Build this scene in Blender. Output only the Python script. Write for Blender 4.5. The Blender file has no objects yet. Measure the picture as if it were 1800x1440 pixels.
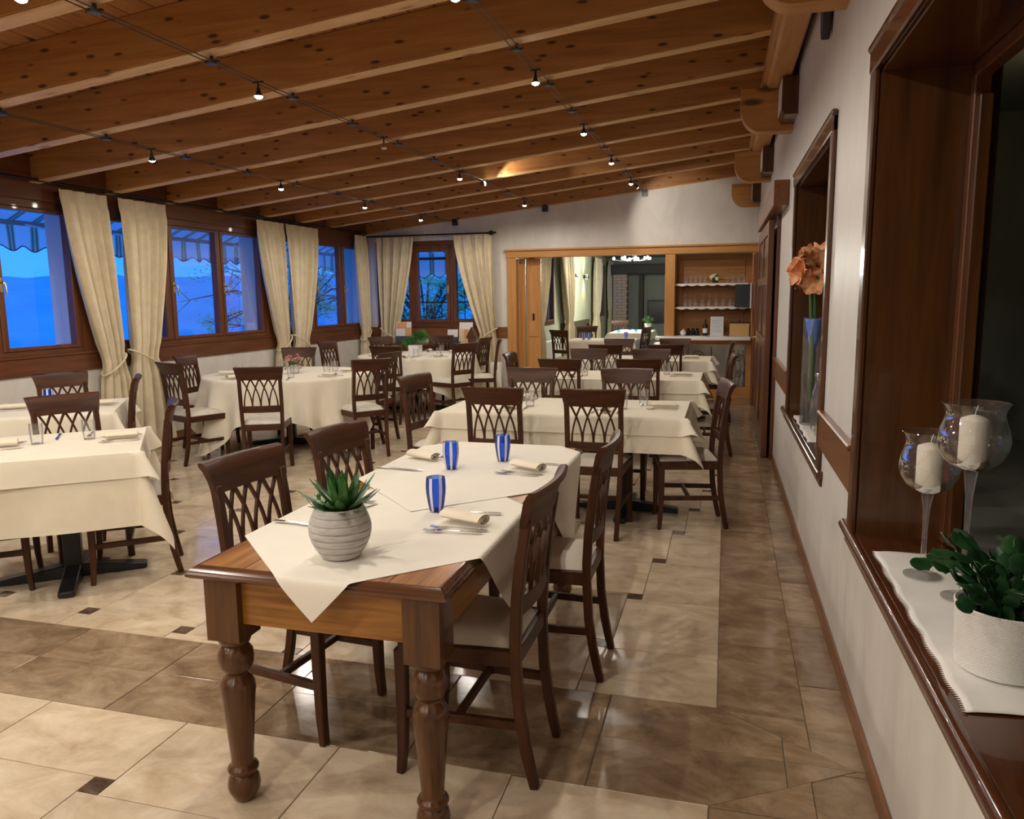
import bpy, bmesh, math, random
from math import pi, sin, cos, radians as R, sqrt, atan2
from mathutils import Vector, Matrix
random.seed(7)
S = bpy.context.scene
COL = S.collection

# ------------------------------------------------------------------ camera
cam = bpy.data.objects.new('camera', bpy.data.cameras.new('camera'))
COL.objects.link(cam)
cam.data.sensor_fit = 'HORIZONTAL'
cam.data.sensor_width = 36.0
cam.data.lens = 36.0 * 1350.27 / 1800.0
cam.data.clip_start = 0.05
cam.data.clip_end = 2000
YAW, PITCH, ROLL, EYE = 0.27143115, 0.14509866, 0.01108425, 1.53
f_ = Vector((-sin(YAW) * cos(PITCH), cos(YAW) * cos(PITCH), -sin(PITCH)))
r_ = Vector((cos(YAW), sin(YAW), 0))
d_ = f_.cross(r_)
r2 = r_ * cos(ROLL) + d_ * sin(ROLL)
d2 = -r_ * sin(ROLL) + d_ * cos(ROLL)
m = Matrix(((r2.x, -d2.x, -f_.x), (r2.y, -d2.y, -f_.y), (r2.z, -d2.z, -f_.z))).to_4x4()
m.translation = (0, 0, EYE)
cam.matrix_world = m
S.camera = cam

# ------------------------------------------------------------------ view, world (blue hour), bounces
S.view_settings.view_transform = 'Standard'
S.view_settings.look = 'None'
S.view_settings.gamma = 1
S.view_settings.exposure = 0.0
S.view_settings.use_curve_mapping = False
SKY = 3.4
LAMP_W = 35.0
W = bpy.data.worlds.new('dusk')
S.world = W
W.use_nodes = True
nt = W.node_tree
nt.nodes.clear()
o_ = nt.nodes.new('ShaderNodeOutputWorld')
bg = nt.nodes.new('ShaderNodeBackground')
tc = nt.nodes.new('ShaderNodeTexCoord')
sx = nt.nodes.new('ShaderNodeSeparateXYZ')
rp = nt.nodes.new('ShaderNodeValToRGB')
rp.color_ramp.elements[0].position = 0.0
rp.color_ramp.elements[0].color = (0.016, 0.145, 0.62, 1)
rp.color_ramp.elements[1].position = 0.55
rp.color_ramp.elements[1].color = (0.006, 0.075, 0.42, 1)
bg.inputs[1].default_value = SKY
nt.links.new(tc.outputs['Generated'], sx.inputs[0])
nt.links.new(sx.outputs['Z'], rp.inputs[0])
nt.links.new(rp.outputs[0], bg.inputs[0])
nt.links.new(bg.outputs[0], o_.inputs[0])
cy = S.cycles
cy.max_bounces = 8
cy.diffuse_bounces = 4
cy.glossy_bounces = 4
cy.transmission_bounces = 8
cy.transparent_max_bounces = 24
cy.caustics_reflective = False
cy.caustics_refractive = False
cy.sample_clamp_indirect = 4.0
cy.use_denoising = True


# ------------------------------------------------------------------ materials
def mat(name, base=(.5, .5, .5), rough=.5, metal=0.0, coat=0.0, spec=.5, trans=0.0, ior=1.45):
    M = bpy.data.materials.new(name)
    M.use_nodes = True
    b = M.node_tree.nodes['Principled BSDF']
    b.inputs['Base Color'].default_value = (*base, 1)
    b.inputs['Roughness'].default_value = rough
    b.inputs['Metallic'].default_value = metal
    b.inputs['Coat Weight'].default_value = coat
    b.inputs['Specular IOR Level'].default_value = spec
    b.inputs['Transmission Weight'].default_value = trans
    b.inputs['IOR'].default_value = ior
    return M


def N(M, t, **kw):
    n = M.node_tree.nodes.new(t)
    for k, v in kw.items():
        setattr(n, k, v)
    return n


def LK(M, a, b):
    M.node_tree.links.new(a, b)


def coords(M, scale=(1, 1, 1), rand=0.0):
    """object coordinates, scaled; rand shifts them per object so that copies differ"""
    tc = N(M, 'ShaderNodeTexCoord')
    mp = N(M, 'ShaderNodeMapping')
    mp.inputs['Scale'].default_value = scale
    LK(M, tc.outputs['Object'], mp.inputs['Vector'])
    if rand:
        oi = N(M, 'ShaderNodeObjectInfo')
        mu = N(M, 'ShaderNodeMath', operation='MULTIPLY')
        mu.inputs[1].default_value = rand
        LK(M, oi.outputs['Random'], mu.inputs[0])
        cb = N(M, 'ShaderNodeCombineXYZ')
        for k in range(3):
            LK(M, mu.outputs[0], cb.inputs[k])
        LK(M, cb.outputs[0], mp.inputs['Location'])
    return mp.outputs[0]


def ramp(M, fac, stops):
    r = N(M, 'ShaderNodeValToRGB')
    e = r.color_ramp.elements
    e[0].position, e[0].color = stops[0][0], (*stops[0][1], 1)
    e[1].position, e[1].color = stops[-1][0], (*stops[-1][1], 1)
    for p, c in stops[1:-1]:
        k = e.new(p)
        k.color = (*c, 1)
    LK(M, fac, r.inputs[0])
    return r.outputs[0]


def noise(M, vec, scale, detail=4, rough=.55, dist=0.0):
    n = N(M, 'ShaderNodeTexNoise')
    n.inputs['Scale'].default_value = scale
    n.inputs['Detail'].default_value = detail
    n.inputs['Roughness'].default_value = rough
    n.inputs['Distortion'].default_value = dist
    LK(M, vec, n.inputs['Vector'])
    return n.outputs[0]


def bump(M, h, strength=.2, dist=.01):
    b = N(M, 'ShaderNodeBump')
    b.inputs['Strength'].default_value = strength
    b.inputs['Distance'].default_value = dist
    LK(M, h, b.inputs['Height'])
    LK(M, b.outputs[0], M.node_tree.nodes['Principled BSDF'].inputs['Normal'])


def setc(M, out):
    LK(M, out, M.node_tree.nodes['Principled BSDF'].inputs['Base Color'])


def wood(name, dark, light, axis='z', rough=.35, coat=0.0, scale=1.0, knots=0.0, rand=30.0, kc=None, spec=.5):
    M = mat(name, light, rough, coat=coat, spec=spec)
    sc = {'x': (1.6, 22, 22), 'y': (22, 1.6, 22), 'z': (22, 22, 1.6)}[axis]
    v = coords(M, tuple(s * scale for s in sc), rand)
    n = noise(M, v, 1.0, 5, .6, .4)
    c = ramp(M, n, [(.3, dark), (.72, light)])
    if knots:
        ks = {'x': (1.0, 3.0, 3.0), 'y': (3, 1, 3), 'z': (3, 3, 1)}[axis]
        v2 = coords(M, tuple(s * knots for s in ks), rand)
        vo = N(M, 'ShaderNodeTexVoronoi')
        vo.inputs['Scale'].default_value = 1.0
        LK(M, v2, vo.inputs['Vector'])
        k = ramp(M, vo.outputs['Distance'], [(.10, (1, 1, 1)), (.22, (0, 0, 0))])
        mx = N(M, 'ShaderNodeMix', data_type='RGBA')
        LK(M, k, mx.inputs[0])
        LK(M, c, mx.inputs[6])
        mx.inputs[7].default_value = (*(kc or tuple(x * .3 for x in dark)), 1)
        c = mx.outputs[2]
    setc(M, c)
    return M


def fabric(name, c, rough=.85, weave=420, var=.06, strength=.15):
    M = mat(name, c, rough, spec=.2)
    v = coords(M, (1, 1, 1), 5.0)
    n = noise(M, v, 9, 3)
    setc(M, ramp(M, n, [(.3, tuple(x * (1 - var) for x in c)), (.7, tuple(min(1, x * (1 + var)) for x in c))]))
    bump(M, noise(M, v, weave, 2), strength, .002)
    return M


def stone(name, cols, scale=2.2, rough=.12, rand=60.0, bm=0.0):
    M = mat(name, cols[1], rough, spec=.42)
    v = coords(M, (1.0, 1.5, 1.0), rand)
    n1 = noise(M, v, scale, 9, .70, .5)
    c = ramp(M, n1, [(.30, cols[0]), (.5, cols[1]), (.70, cols[2])])
    oi = N(M, 'ShaderNodeObjectInfo')
    hs = N(M, 'ShaderNodeHueSaturation')
    mr = N(M, 'ShaderNodeMapRange')
    mr.inputs[3].default_value = .88
    mr.inputs[4].default_value = 1.1
    LK(M, oi.outputs['Random'], mr.inputs[0])
    LK(M, mr.outputs[0], hs.inputs['Value'])
    LK(M, c, hs.inputs['Color'])
    setc(M, hs.outputs[0])
    rr = ramp(M, noise(M, v, 6, 4), [(.3, (rough * .8,) * 3), (.8, (rough * 1.7,) * 3)])
    LK(M, rr, M.node_tree.nodes['Principled BSDF'].inputs['Roughness'])
    return M


def thin_glass(name, tint=(1, 1, 1), base=.04, rough=0.0, top=.75, veil=0.0):
    """thin-walled clear glass: transparent with a Fresnel reflection"""
    M = bpy.data.materials.new(name)
    M.use_nodes = True
    M.node_tree.nodes.clear()
    out = N(M, 'ShaderNodeOutputMaterial')
    tr = N(M, 'ShaderNodeBsdfTransparent')
    tr.inputs[0].default_value = (*tint, 1)
    gl = N(M, 'ShaderNodeBsdfGlossy')
    gl.inputs['Roughness'].default_value = rough
    fr = N(M, 'ShaderNodeLayerWeight')
    fr.inputs['Blend'].default_value = .25
    mr = N(M, 'ShaderNodeMapRange')
    mr.inputs[3].default_value = base
    mr.inputs[4].default_value = top
    LK(M, fr.outputs['Fresnel'], mr.inputs[0])
    mx = N(M, 'ShaderNodeMixShader')
    LK(M, mr.outputs[0], mx.inputs[0])
    LK(M, tr.outputs[0], mx.inputs[1])
    LK(M, gl.outputs[0], mx.inputs[2])
    if veil:
        df = N(M, 'ShaderNodeBsdfDiffuse')
        df.inputs[0].default_value = (.9, .9, .9, 1)
        m2 = N(M, 'ShaderNodeMixShader')
        m2.inputs[0].default_value = veil
        LK(M, mx.outputs[0], m2.inputs[1])
        LK(M, df.outputs[0], m2.inputs[2])
        mx = m2
    LK(M, mx.outputs[0], out.inputs[0])
    return M


def emis(name, c, s):
    M = bpy.data.materials.new(name)
    M.use_nodes = True
    b = M.node_tree.nodes['Principled BSDF']
    b.inputs['Emission Color'].default_value = (*c, 1)
    b.inputs['Emission Strength'].default_value = s
    return M


def plaster(name, c, rough=.42, spec=.45):
    M = mat(name, c, rough, spec=spec)
    v = coords(M, (1.6, 1.6, .7))
    n = noise(M, v, 2.3, 7, .62, 1.2)
    setc(M, ramp(M, n, [(.28, tuple(x * .90 for x in c)), (.72, tuple(x * 1.07 for x in c))]))
    bump(M, noise(M, v, 14, 4), .08, .01)
    return M


MT = {}
MT['chair'] = wood('chair_wood', (.030, .0095, .0035), (.085, .029, .010), 'z', .42, coat=.0, spec=.35)
MT['chairx'] = wood('chair_wood_across', (.030, .0095, .0035), (.085, .029, .010), 'x', .42, coat=.0, spec=.35)
MT['seat'] = fabric('seat_fabric', (.66, .61, .53))
MT['rafter'] = wood('pine_rafter', (.30, .125, .034), (.48, .225, .070), 'x', .5, knots=5.0, kc=(.075, .025, .008))
MT['bounce_strip'] = wood('pine_with_floor_bounce', (.50, .29, .12), (.68, .44, .22), 'x', .5, knots=3.0, kc=(.25, .11, .04))  # rafter pine made paler: light bounced off the floor, put into the colour
MT['board'] = wood('pine_board', (.28, .115, .032), (.42, .19, .06), 'y', .55, knots=2.4, kc=(.06, .02, .008))
MT['beam'] = wood('pine_beam', (.38, .17, .05), (.54, .27, .09), 'y', .45, knots=2.0, kc=(.10, .04, .015))
MT['corbel'] = wood('pine_corbel', (.36, .16, .042), (.52, .255, .078), 'x', .45, knots=2.0, kc=(.10, .04, .015))
MT['frame'] = wood('window_wood', (.085, .026, .009), (.17, .058, .020), 'z', .35, coat=.15)
MT['framey'] = wood('window_wood_along', (.085, .026, .009), (.17, .058, .020), 'y', .35, coat=.15)
MT['framex'] = wood('window_wood_across', (.085, .026, .009), (.17, .058, .020), 'x', .35, coat=.15)
MT['trim'] = wood('trim_wood', (.13, .044, .013), (.235, .088, .027), 'y', .3, coat=.2)
MT['trimx'] = wood('trim_wood_across', (.13, .044, .013), (.235, .088, .027), 'x', .3, coat=.2)
MT['mahog'] = wood('dark_reveal_wood', (.050, .018, .005), (.112, .042, .011), 'z', .28, coat=.3)
MT['mahogy'] = wood('dark_sill_wood', (.050, .015, .006), (.11, .034, .012), 'y', .18, coat=.4)
MT['bar'] = wood('bar_wood', (.45, .205, .054), (.60, .295, .090), 'z', .4)
MT['barx'] = wood('bar_wood_across', (.45, .205, .054), (.60, .295, .090), 'x', .4)
MT['bardark'] = wood('bar_back_wood', (.32, .145, .042), (.46, .22, .068), 'x', .45)
MT['farm'] = wood('table_wood', (.17, .058, .010), (.44, .19, .036), 'y', 0.28, coat=0.1, scale=1.3)
MT['farmx'] = wood('table_wood_across', (.15, .052, .009), (.45, .205, .042), 'x', 0.32, coat=0.1, scale=1.3)
MT['farmz'] = wood('table_leg_wood', (.045, .015, .004), (.125, .048, .011), 'z', 0.25, coat=0.2, scale=1.3)
MT['farmedge'] = wood('table_edge_wood', (.055, .020, .008), (.12, .046, .017), 'x', .2, coat=.5)
MT['plaster'] = plaster('grey_plaster', (.66, .63, .585))
MT['plaster2'] = plaster('sage_plaster', (.55, .58, .44), .7)
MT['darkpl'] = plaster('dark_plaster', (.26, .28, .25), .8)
MT['white_out'] = mat('white_outer_plaster', (.62, .64, .66), .8)
MT['tile'] = stone('cream_tile', [(.45, .335, .22), (.63, .51, .365), (.76, .66, .51)], 4.2)
MT['dtile'] = stone('brown_tile', [(.15, .095, .055), (.275, .19, .115), (.43, .32, .215)], 4.6)
MT['itile'] = stone('dark_insert_tile', [(.06, .038, .026), (.12, .08, .055), (.20, .14, .10)], 12)
MT['grout'] = mat('grout', (.13, .10, .075), .8)
MT['cloth'] = fabric('cream_tablecloth', (.80, .74, .61), .8, 260, .03)
MT['cloth2'] = fabric('cream_undercloth', (.76, .69, .55), .8, 260, .04)
MT['clothw'] = fabric('ivory_table_cover', (.80, .76, .67), .75, 320, .02)
MT['napkin'] = fabric('napkin_linen', (.80, .72, .58), .85, 500, .03)
MT['white_linen'] = fabric('white_linen', (.80, .78, .74), .9, 300, .04, .3)
MT['curtain'] = fabric('curtain_linen', (.70, .61, .44), .9, 340, .08, .3)
MT['steel'] = mat('cutlery_steel', (.72, .70, .67), .18, 1.0)
MT['iron'] = mat('black_iron', (.012, .011, .012), .45, .3)
MT['blackbase'] = mat('black_table_base', (.010, .011, .013), .35)
MT['brass'] = mat('brass', (.65, .48, .22), .3, 1.0)
MT['glass'] = thin_glass('clear_glass', base=.10, veil=.055)
MT['pane'] = thin_glass('window_pane', (1, 1, 1), base=.02, top=.30)
MT['white'] = mat('white_glaze', (.82, .81, .78), .3)
MT['whitep'] = mat('white_paint', (.86, .85, .83), .45)
MT['wax'] = mat('candle_wax', (.82, .78, .66), .5)
MT['wax'].node_tree.nodes['Principled BSDF'].inputs['Subsurface Weight'].default_value = .25
MT['wax'].node_tree.nodes['Principled BSDF'].inputs['Subsurface Radius'].default_value = (.02, .012, .006)
MT['bulb'] = emis('halogen_lens', (1, .93, .80), 60)
MT['deadbulb'] = mat('unlit_lens', (.55, .54, .5), .3)
MT['lampblack'] = mat('lamp_metal', (.05, .05, .05), .35, .6)
MT['cable'] = mat('steel_cable', (.10, .09, .08), .4, .7)


# ------------------------------------------------------------------ mesh builder
class MB:
    def __init__(s):
        s.v, s.f = [], []

    def add(s, vs, fs):
        o = len(s.v)
        s.v += [tuple(p) for p in vs]
        s.f += [tuple(i + o for i in q) for q in fs]
        return s

    def box(s, x0, x1, y0, y1, z0, z1):
        vs = [(x, y, z) for z in (z0, z1) for y in (y0, y1) for x in (x0, x1)]
        return s.add(vs, [(0, 2, 3, 1), (4, 5, 7, 6), (0, 1, 5, 4), (2, 6, 7, 3), (0, 4, 6, 2), (1, 3, 7, 5)])

    def prism(s, poly, a, b, fn):
        """poly: 2D points; fn(u, v, w) -> 3D, w from a to b"""
        n = len(poly)
        vs = [fn(u, v, a) for u, v in poly] + [fn(u, v, b) for u, v in poly]
        fs = [tuple(range(n))[::-1], tuple(range(n, 2 * n))] + [(i, (i + 1) % n, n + (i + 1) % n, n + i) for i in range(n)]
        return s.add(vs, fs)

    def lathe(s, prof, n=24, c=(0, 0, 0), cap=True):
        vs, fs = [], []
        for r, z in prof:
            for k in range(n):
                a = 2 * pi * k / n
                vs.append((c[0] + r * cos(a), c[1] + r * sin(a), c[2] + z))
        for j in range(len(prof) - 1):
            for k in range(n):
                fs.append((j * n + k, j * n + (k + 1) % n, (j + 1) * n + (k + 1) % n, (j + 1) * n + k))
        if cap:
            if prof[0][0] > 1e-5:
                fs.append(tuple(range(n))[::-1])
            if prof[-1][0] > 1e-5:
                fs.append(tuple(range((len(prof) - 1) * n, len(prof) * n)))
        return s.add(vs, fs)

    def tube(s, pts, r, n=8, close=False):
        pts = [Vector(p) for p in pts]
        rs = r if isinstance(r, (list, tuple)) else [r] * len(pts)
        vs, fs = [], []
        up = None
        for i, p in enumerate(pts):
            if close:
                t = pts[(i + 1) % len(pts)] - pts[i - 1]
            else:
                t = pts[min(i + 1, len(pts) - 1)] - pts[max(i - 1, 0)]
            t.normalize()
            if up is None:
                up = Vector((0, 0, 1)) if abs(t.z) < .9 else Vector((1, 0, 0))
            a = t.cross(up).normalized()
            up = a.cross(t).normalized()
            for k in range(n):
                q = 2 * pi * k / n
                vs.append(p + (a * cos(q) + up * sin(q)) * rs[i])
        m = len(pts)
        for j in range(m if close else m - 1):
            for k in range(n):
                j2 = (j + 1) % m
                fs.append((j * n + k, j * n + (k + 1) % n, j2 * n + (k + 1) % n, j2 * n + k))
        if not close:
            fs += [tuple(range(n))[::-1], tuple(range((m - 1) * n, m * n))]
        return s.add(vs, fs)

    def strip(s, pts, w, d, nrm):
        """rectangular bar along pts; nrm = fixed direction of its depth d"""
        pts = [Vector(p) for p in pts]
        nrm = Vector(nrm).normalized()
        ws = w if isinstance(w, (list, tuple)) else [w] * len(pts)
        vs, fs = [], []
        for i, p in enumerate(pts):
            t = (pts[min(i + 1, len(pts) - 1)] - pts[max(i - 1, 0)]).normalized()
            a = t.cross(nrm).normalized()
            for u, v in ((-1, -1), (1, -1), (1, 1), (-1, 1)):
                vs.append(p + a * u * ws[i] / 2 + nrm * v * d / 2)
        for j in range(len(pts) - 1):
            for k in range(4):
                fs.append((j * 4 + k, j * 4 + (k + 1) % 4, j * 4 + 4 + (k + 1) % 4, j * 4 + 4 + k))
        e = (len(pts) - 1) * 4
        fs += [(3, 2, 1, 0), (e, e + 1, e + 2, e + 3)]
        return s.add(vs, fs)

    def grid(s, nu, nv, fn):
        vs = [fn(i / nu, j / nv) for j in range(nv + 1) for i in range(nu + 1)]
        fs = [(j * (nu + 1) + i, j * (nu + 1) + i + 1, (j + 1) * (nu + 1) + i + 1, (j + 1) * (nu + 1) + i)
              for j in range(nv) for i in range(nu)]
        return s.add(vs, fs)

    def map(s, fn):
        s.v = [tuple(fn(*p)) for p in s.v]
        return s

    def build(s, name, m, parent=None, bevel=0.0, smooth=35, seg=1, solid=0.0, weld=False, kind=None):
        me = bpy.data.meshes.new(name)
        bm = bmesh.new()
        vs = [bm.verts.new(p) for p in s.v]
        for q in s.f:
            try:
                bm.faces.new([vs[i] for i in q])
            except ValueError:
                pass
        if weld:
            bmesh.ops.remove_doubles(bm, verts=bm.verts, dist=1e-5)
        bmesh.ops.recalc_face_normals(bm, faces=bm.faces)
        if bevel:
            ed = [e for e in bm.edges if len(e.link_faces) == 2 and e.calc_face_angle(0) > .5]
            bmesh.ops.bevel(bm, geom=ed, offset=bevel, segments=seg, profile=.5, affect='EDGES', clamp_overlap=True)
        bm.to_mesh(me)
        bm.free()
        me.materials.append(m)
        if smooth:
            for p in me.polygons:
                p.use_smooth = True
            me.set_sharp_from_angle(angle=R(smooth))
        o = bpy.data.objects.new(name, me)
        COL.objects.link(o)
        if parent is not None:
            o.parent = parent
        if solid:
            md = o.modifiers.new('thickness', 'SOLIDIFY')
            md.thickness = solid
        if kind:
            o['kind'] = kind
        return o


def tag(o, label, cat, group=None):
    o['label'] = label
    o['category'] = cat
    if group:
        o['group'] = group
    return o


def thing(name, label, cat, loc=(0, 0, 0), rz=0, group=None):
    o = bpy.data.objects.new(name, None)
    o.empty_display_size = .1
    COL.objects.link(o)
    o.location = loc
    o.rotation_euler = (0, 0, rz)
    return tag(o, label, cat, group)


def struct(name, mb=None, m=None, **kw):
    if mb is None:
        o = bpy.data.objects.new(name, None)
        COL.objects.link(o)
    else:
        o = mb.build(name, m, **kw)
    o['kind'] = 'structure'
    return o


def dup(root, loc, rz, label, group=None):
    r = root.copy()
    COL.objects.link(r)
    r.location = loc
    r.rotation_euler = (0, 0, rz)
    r['label'] = label
    if group:
        r['group'] = group
    for ch in list(root.children):
        c = ch.copy()
        COL.objects.link(c)
        c.parent = r
        for g in list(ch.children):
            d = g.copy()
            COL.objects.link(d)
            d.parent = c
    return r


class Proto:
    """first call places the built thing itself, later calls copy it"""
    def __init__(s, root):
        s.root, s.used = root, False

    def put(s, loc, rz, label, group=None):
        if not s.used:
            s.used = True
            o = s.root
            o.location = loc
            o.rotation_euler = (0, 0, rz)
            o['label'] = label
            if group:
                o['group'] = group
            return o
        return dup(s.root, loc, rz, label, group)


def xr(y):                 # plane of the right wall
    return .503 - .0068 * y


def xl(y):                 # plane of the left wall
    return -6.03 + .018 * y


def RW(a, b, c):           # (along y, out of the room, up) on the right wall
    return (xr(a) + b, a, c)


def LW(a, b, c):           # (along y, into the room, up) on the left wall
    return (xl(a) + b, a, c)


Y0, YB = -3.6, 11.9        # room from behind the camera to the back wall
CZ, CS = 3.205, .1074      # height and slope of the rafters' undersides


def zc(x):
    return CZ + CS * x


# ------------------------------------------------------------------ floor
def clip(poly, a, b, c):
    out = []
    for i, p in enumerate(poly):
        q = poly[(i + 1) % len(poly)]
        dp, dq = a * p[0] + b * p[1] - c, a * q[0] + b * q[1] - c
        if dp <= 0:
            out.append(p)
        if dp * dq < 0:
            t = dp / (dp - dq)
            out.append((p[0] + t * (q[0] - p[0]), p[1] + t * (q[1] - p[1])))
    return out


def rect(x0, x1, y0, y1):
    return [(x0, y0), (x1, y0), (x1, y1), (x0, y1)]


def area(p):
    return abs(sum(p[i - 1][0] * p[i][1] - p[i][0] * p[i - 1][1] for i in range(len(p)))) / 2


floor = struct('floor', MB().box(-6.6, .9, Y0 - .3, YB, -.12, -.0035), MT['grout'])


def tile_mb(poly):
    n = len(poly)
    cx = sum(p[0] for p in poly) / n
    cy_ = sum(p[1] for p in poly) / n

    def sh(d):
        o = []
        for x, y in poly:
            L = sqrt((x - cx) ** 2 + (y - cy_) ** 2) or 1
            k = 1 - d * 1.41 / L
            o.append((cx + (x - cx) * k, cy_ + (y - cy_) * k))
        return o
    a, b = sh(.0016), sh(.0034)
    vs = [(x, y, -.006) for x, y in a] + [(x, y, -.0013) for x, y in a] + [(x, y, 0) for x, y in b]
    fs = [tuple(range(2 * n, 3 * n))]
    for k in (0, 1):
        fs += [(k * n + i, k * n + (i + 1) % n, (k + 1) * n + (i + 1) % n, (k + 1) * n + i) for i in range(n)]
    return vs, fs


far_tiles = {}
tile_cache = {}


def lay(poly, m, name='floor_tile', near=True):
    if len(poly) < 3 or area(poly) < 4e-4:
        return
    x0, y0 = min(p[0] for p in poly), min(p[1] for p in poly)
    if near:
        key = (m, tuple((round(x - x0, 3), round(y - y0, 3)) for x, y in poly))
        if key in tile_cache:
            o = tile_cache[key].copy()
            COL.objects.link(o)
        else:
            vs, fs = tile_mb([(x - x0, y - y0) for x, y in poly])
            o = MB().add(vs, fs).build(name, MT[m], floor, smooth=0)
            tile_cache[key] = o
        o.location = (x0, y0, 0)
    else:
        far_tiles.setdefault(m, MB()).add(*tile_mb(poly))


TA, TB, TT = .617, .575, .077


def hopscotch(px, py, planes, ylim):
    """big tiles A x B with small dark inserts; (px, py) = lower left corner of one insert"""
    for i in range(-14, 14):
        for j in range(-14, 20):
            x = px + i * TA + j * TT
            y = py - i * TT + j * TB
            big = rect(x - TA, x, y + TT - TB, y + TT)
            small = rect(x, x + TT, y, y + TT)
            for poly, m, nm in ((big, 'tile', 'floor_tile'), (small, 'itile', 'insert_tile')):
                for pl in planes:
                    poly = clip(poly, *pl)
                    if len(poly) < 3:
                        break
                if len(poly) >= 3:
                    cx = sum(p[0] for p in poly) / len(poly)
                    if cx > -4.75 or m == 'itile':
                        lay(poly, m, nm, near=max(p[1] for p in poly) < ylim and cx > -6)
                    else:
                        lay(poly, m, nm, near=False)


hopscotch(-.374, 4.338, [(1, 0, .008), (0, -1, -2.79), (-1, 0, 5.98), (0, 1, YB)], 8.6)
hopscotch(-1.938, 1.779, [(1, 0, -.009), (0, 1, 2.205), (-1, 0, 5.98), (0, -1, 1.2)], 99)
# the brown bands: two rows across the room and two strips along the right wall, mitred at the corner
D1 = (.2975, .442, .2975 * .008 + .442 * 2.79)      # below-left of the upper mitre
D2 = (.2925, -.459, .2925 * -.009 - .459 * 2.205)   # above-left of the lower mitre
for k in range(-10, 2):
    x0 = -.388 + .6165 * k
    for (a, b, pl) in ((2.4975, 2.79, D1), (2.205, 2.4975, D2)):
        lay(clip(clip(rect(x0, x0 + .6165, a, b), *pl), -1, 0, 5.98), 'dtile')
neg = lambda p: tuple(-v for v in p)
for k in range(-10, 18):
    y0 = 3.04 + .575 * k
    for (xa, xb, sh) in ((.008, .318, .31), (.318, .0, 0)):
        ya = y0 + sh
        yb = min(ya + .575, YB)
        if ya > YB:
            continue
        xe = xb if xb else .50
        p = rect(xa, xe, ya, yb)
        if not xb:
            p = [(xa, ya), (xr(ya) - .004, ya), (xr(yb) - .004, yb), (xa, yb)]
        up = clip(p, *neg(D1)) if yb > 2.4 else []
        lay(clip(up, 0, -1, -2.4975) if up else [], 'dtile', near=ya < 9)
        if ya < 2.6 and ya > -2:
            q = [(x - .016 if x < .4 else x, y) for x, y in p]
            lay(clip(clip(q, *neg(D2)), 0, 1, 2.4975), 'dtile')
for m_, mb_ in far_tiles.items():
    mb_.build('distant_floor_tiles', MT[m_], floor, smooth=0, kind='stuff')

# ------------------------------------------------------------------ ceiling: boards, rafters, ridge beam
ceiling = struct('ceiling', MB().box(-6.5, .9, Y0 - .3, YB + .3, .33, .40).map(lambda x, y, z: (x, y, z + zc(x))), MT['board'], smooth=0)
k = 0
x = -6.2
while x < .5:
    MB().box(x + .003, x + .167, Y0, YB, .292, .329).map(lambda x, y, z: (x, y, z + zc(x))).build('ceiling_board', MT['board'], ceiling, bevel=.004, smooth=0)
    x += .17
raf = sof = None
for k in range(-10, 8):
    yf = 5.67 + .835 * k if k < 7 else 11.96
    if raf is None:
        up = lambda x, y, z: (x, y, z + zc(x))
        raf = MB().box(-6.06, .262, -.107, 0, .012, .291).map(up).build('rafter', MT['rafter'], ceiling, bevel=.004, smooth=0)
        sof = MB().box(-6.06, .262, -.107, 0, 0, .0118).map(up).build('painted_bounce_strip', MT['bounce_strip'], raf, bevel=.004, smooth=0)  # added strip whose paler colour imitates floor light on the rafter's underside
        o = raf
    else:
        o = raf.copy()
        COL.objects.link(o)
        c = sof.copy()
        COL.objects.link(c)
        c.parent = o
    o.location = (0, yf, 0)
mb = MB()
mb.prism([(-.205, 3.125), (-.185, 3.10), (-.06, 3.10), (-.045, 3.115), (-.045, 3.46), (-.205, 3.46)], Y0, YB, lambda b, z, y: RW(y, b, z))
mb.build('ridge_beam', MT['beam'], ceiling, smooth=0)
MB().prism([(-.235, 3.13), (-.206, 3.13), (-.206, 3.26), (-.235, 3.24)], Y0, YB, lambda b, z, y: RW(y, b, z)).build('ledger_strip', MT['beam'], ceiling, smooth=0)


# ------------------------------------------------------------------ right wall with its two wood-lined openings
OPEN_R = [(1.20, 2.975, .62, 2.285), (4.07, 5.92, .635, 2.285)]


def rbox(mb, a0, a1, b0, b1, c0, c1):
    n = len(mb.v)
    mb.box(a0, a1, b0, b1, c0, c1)
    mb.v[n:] = [RW(*p) for p in mb.v[n:]]
    return mb


def lbox(mb, a0, a1, b0, b1, c0, c1):
    n = len(mb.v)
    mb.box(a0, a1, b0, b1, c0, c1)
    mb.v[n:] = [LW(*p) for p in mb.v[n:]]
    return mb


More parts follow.
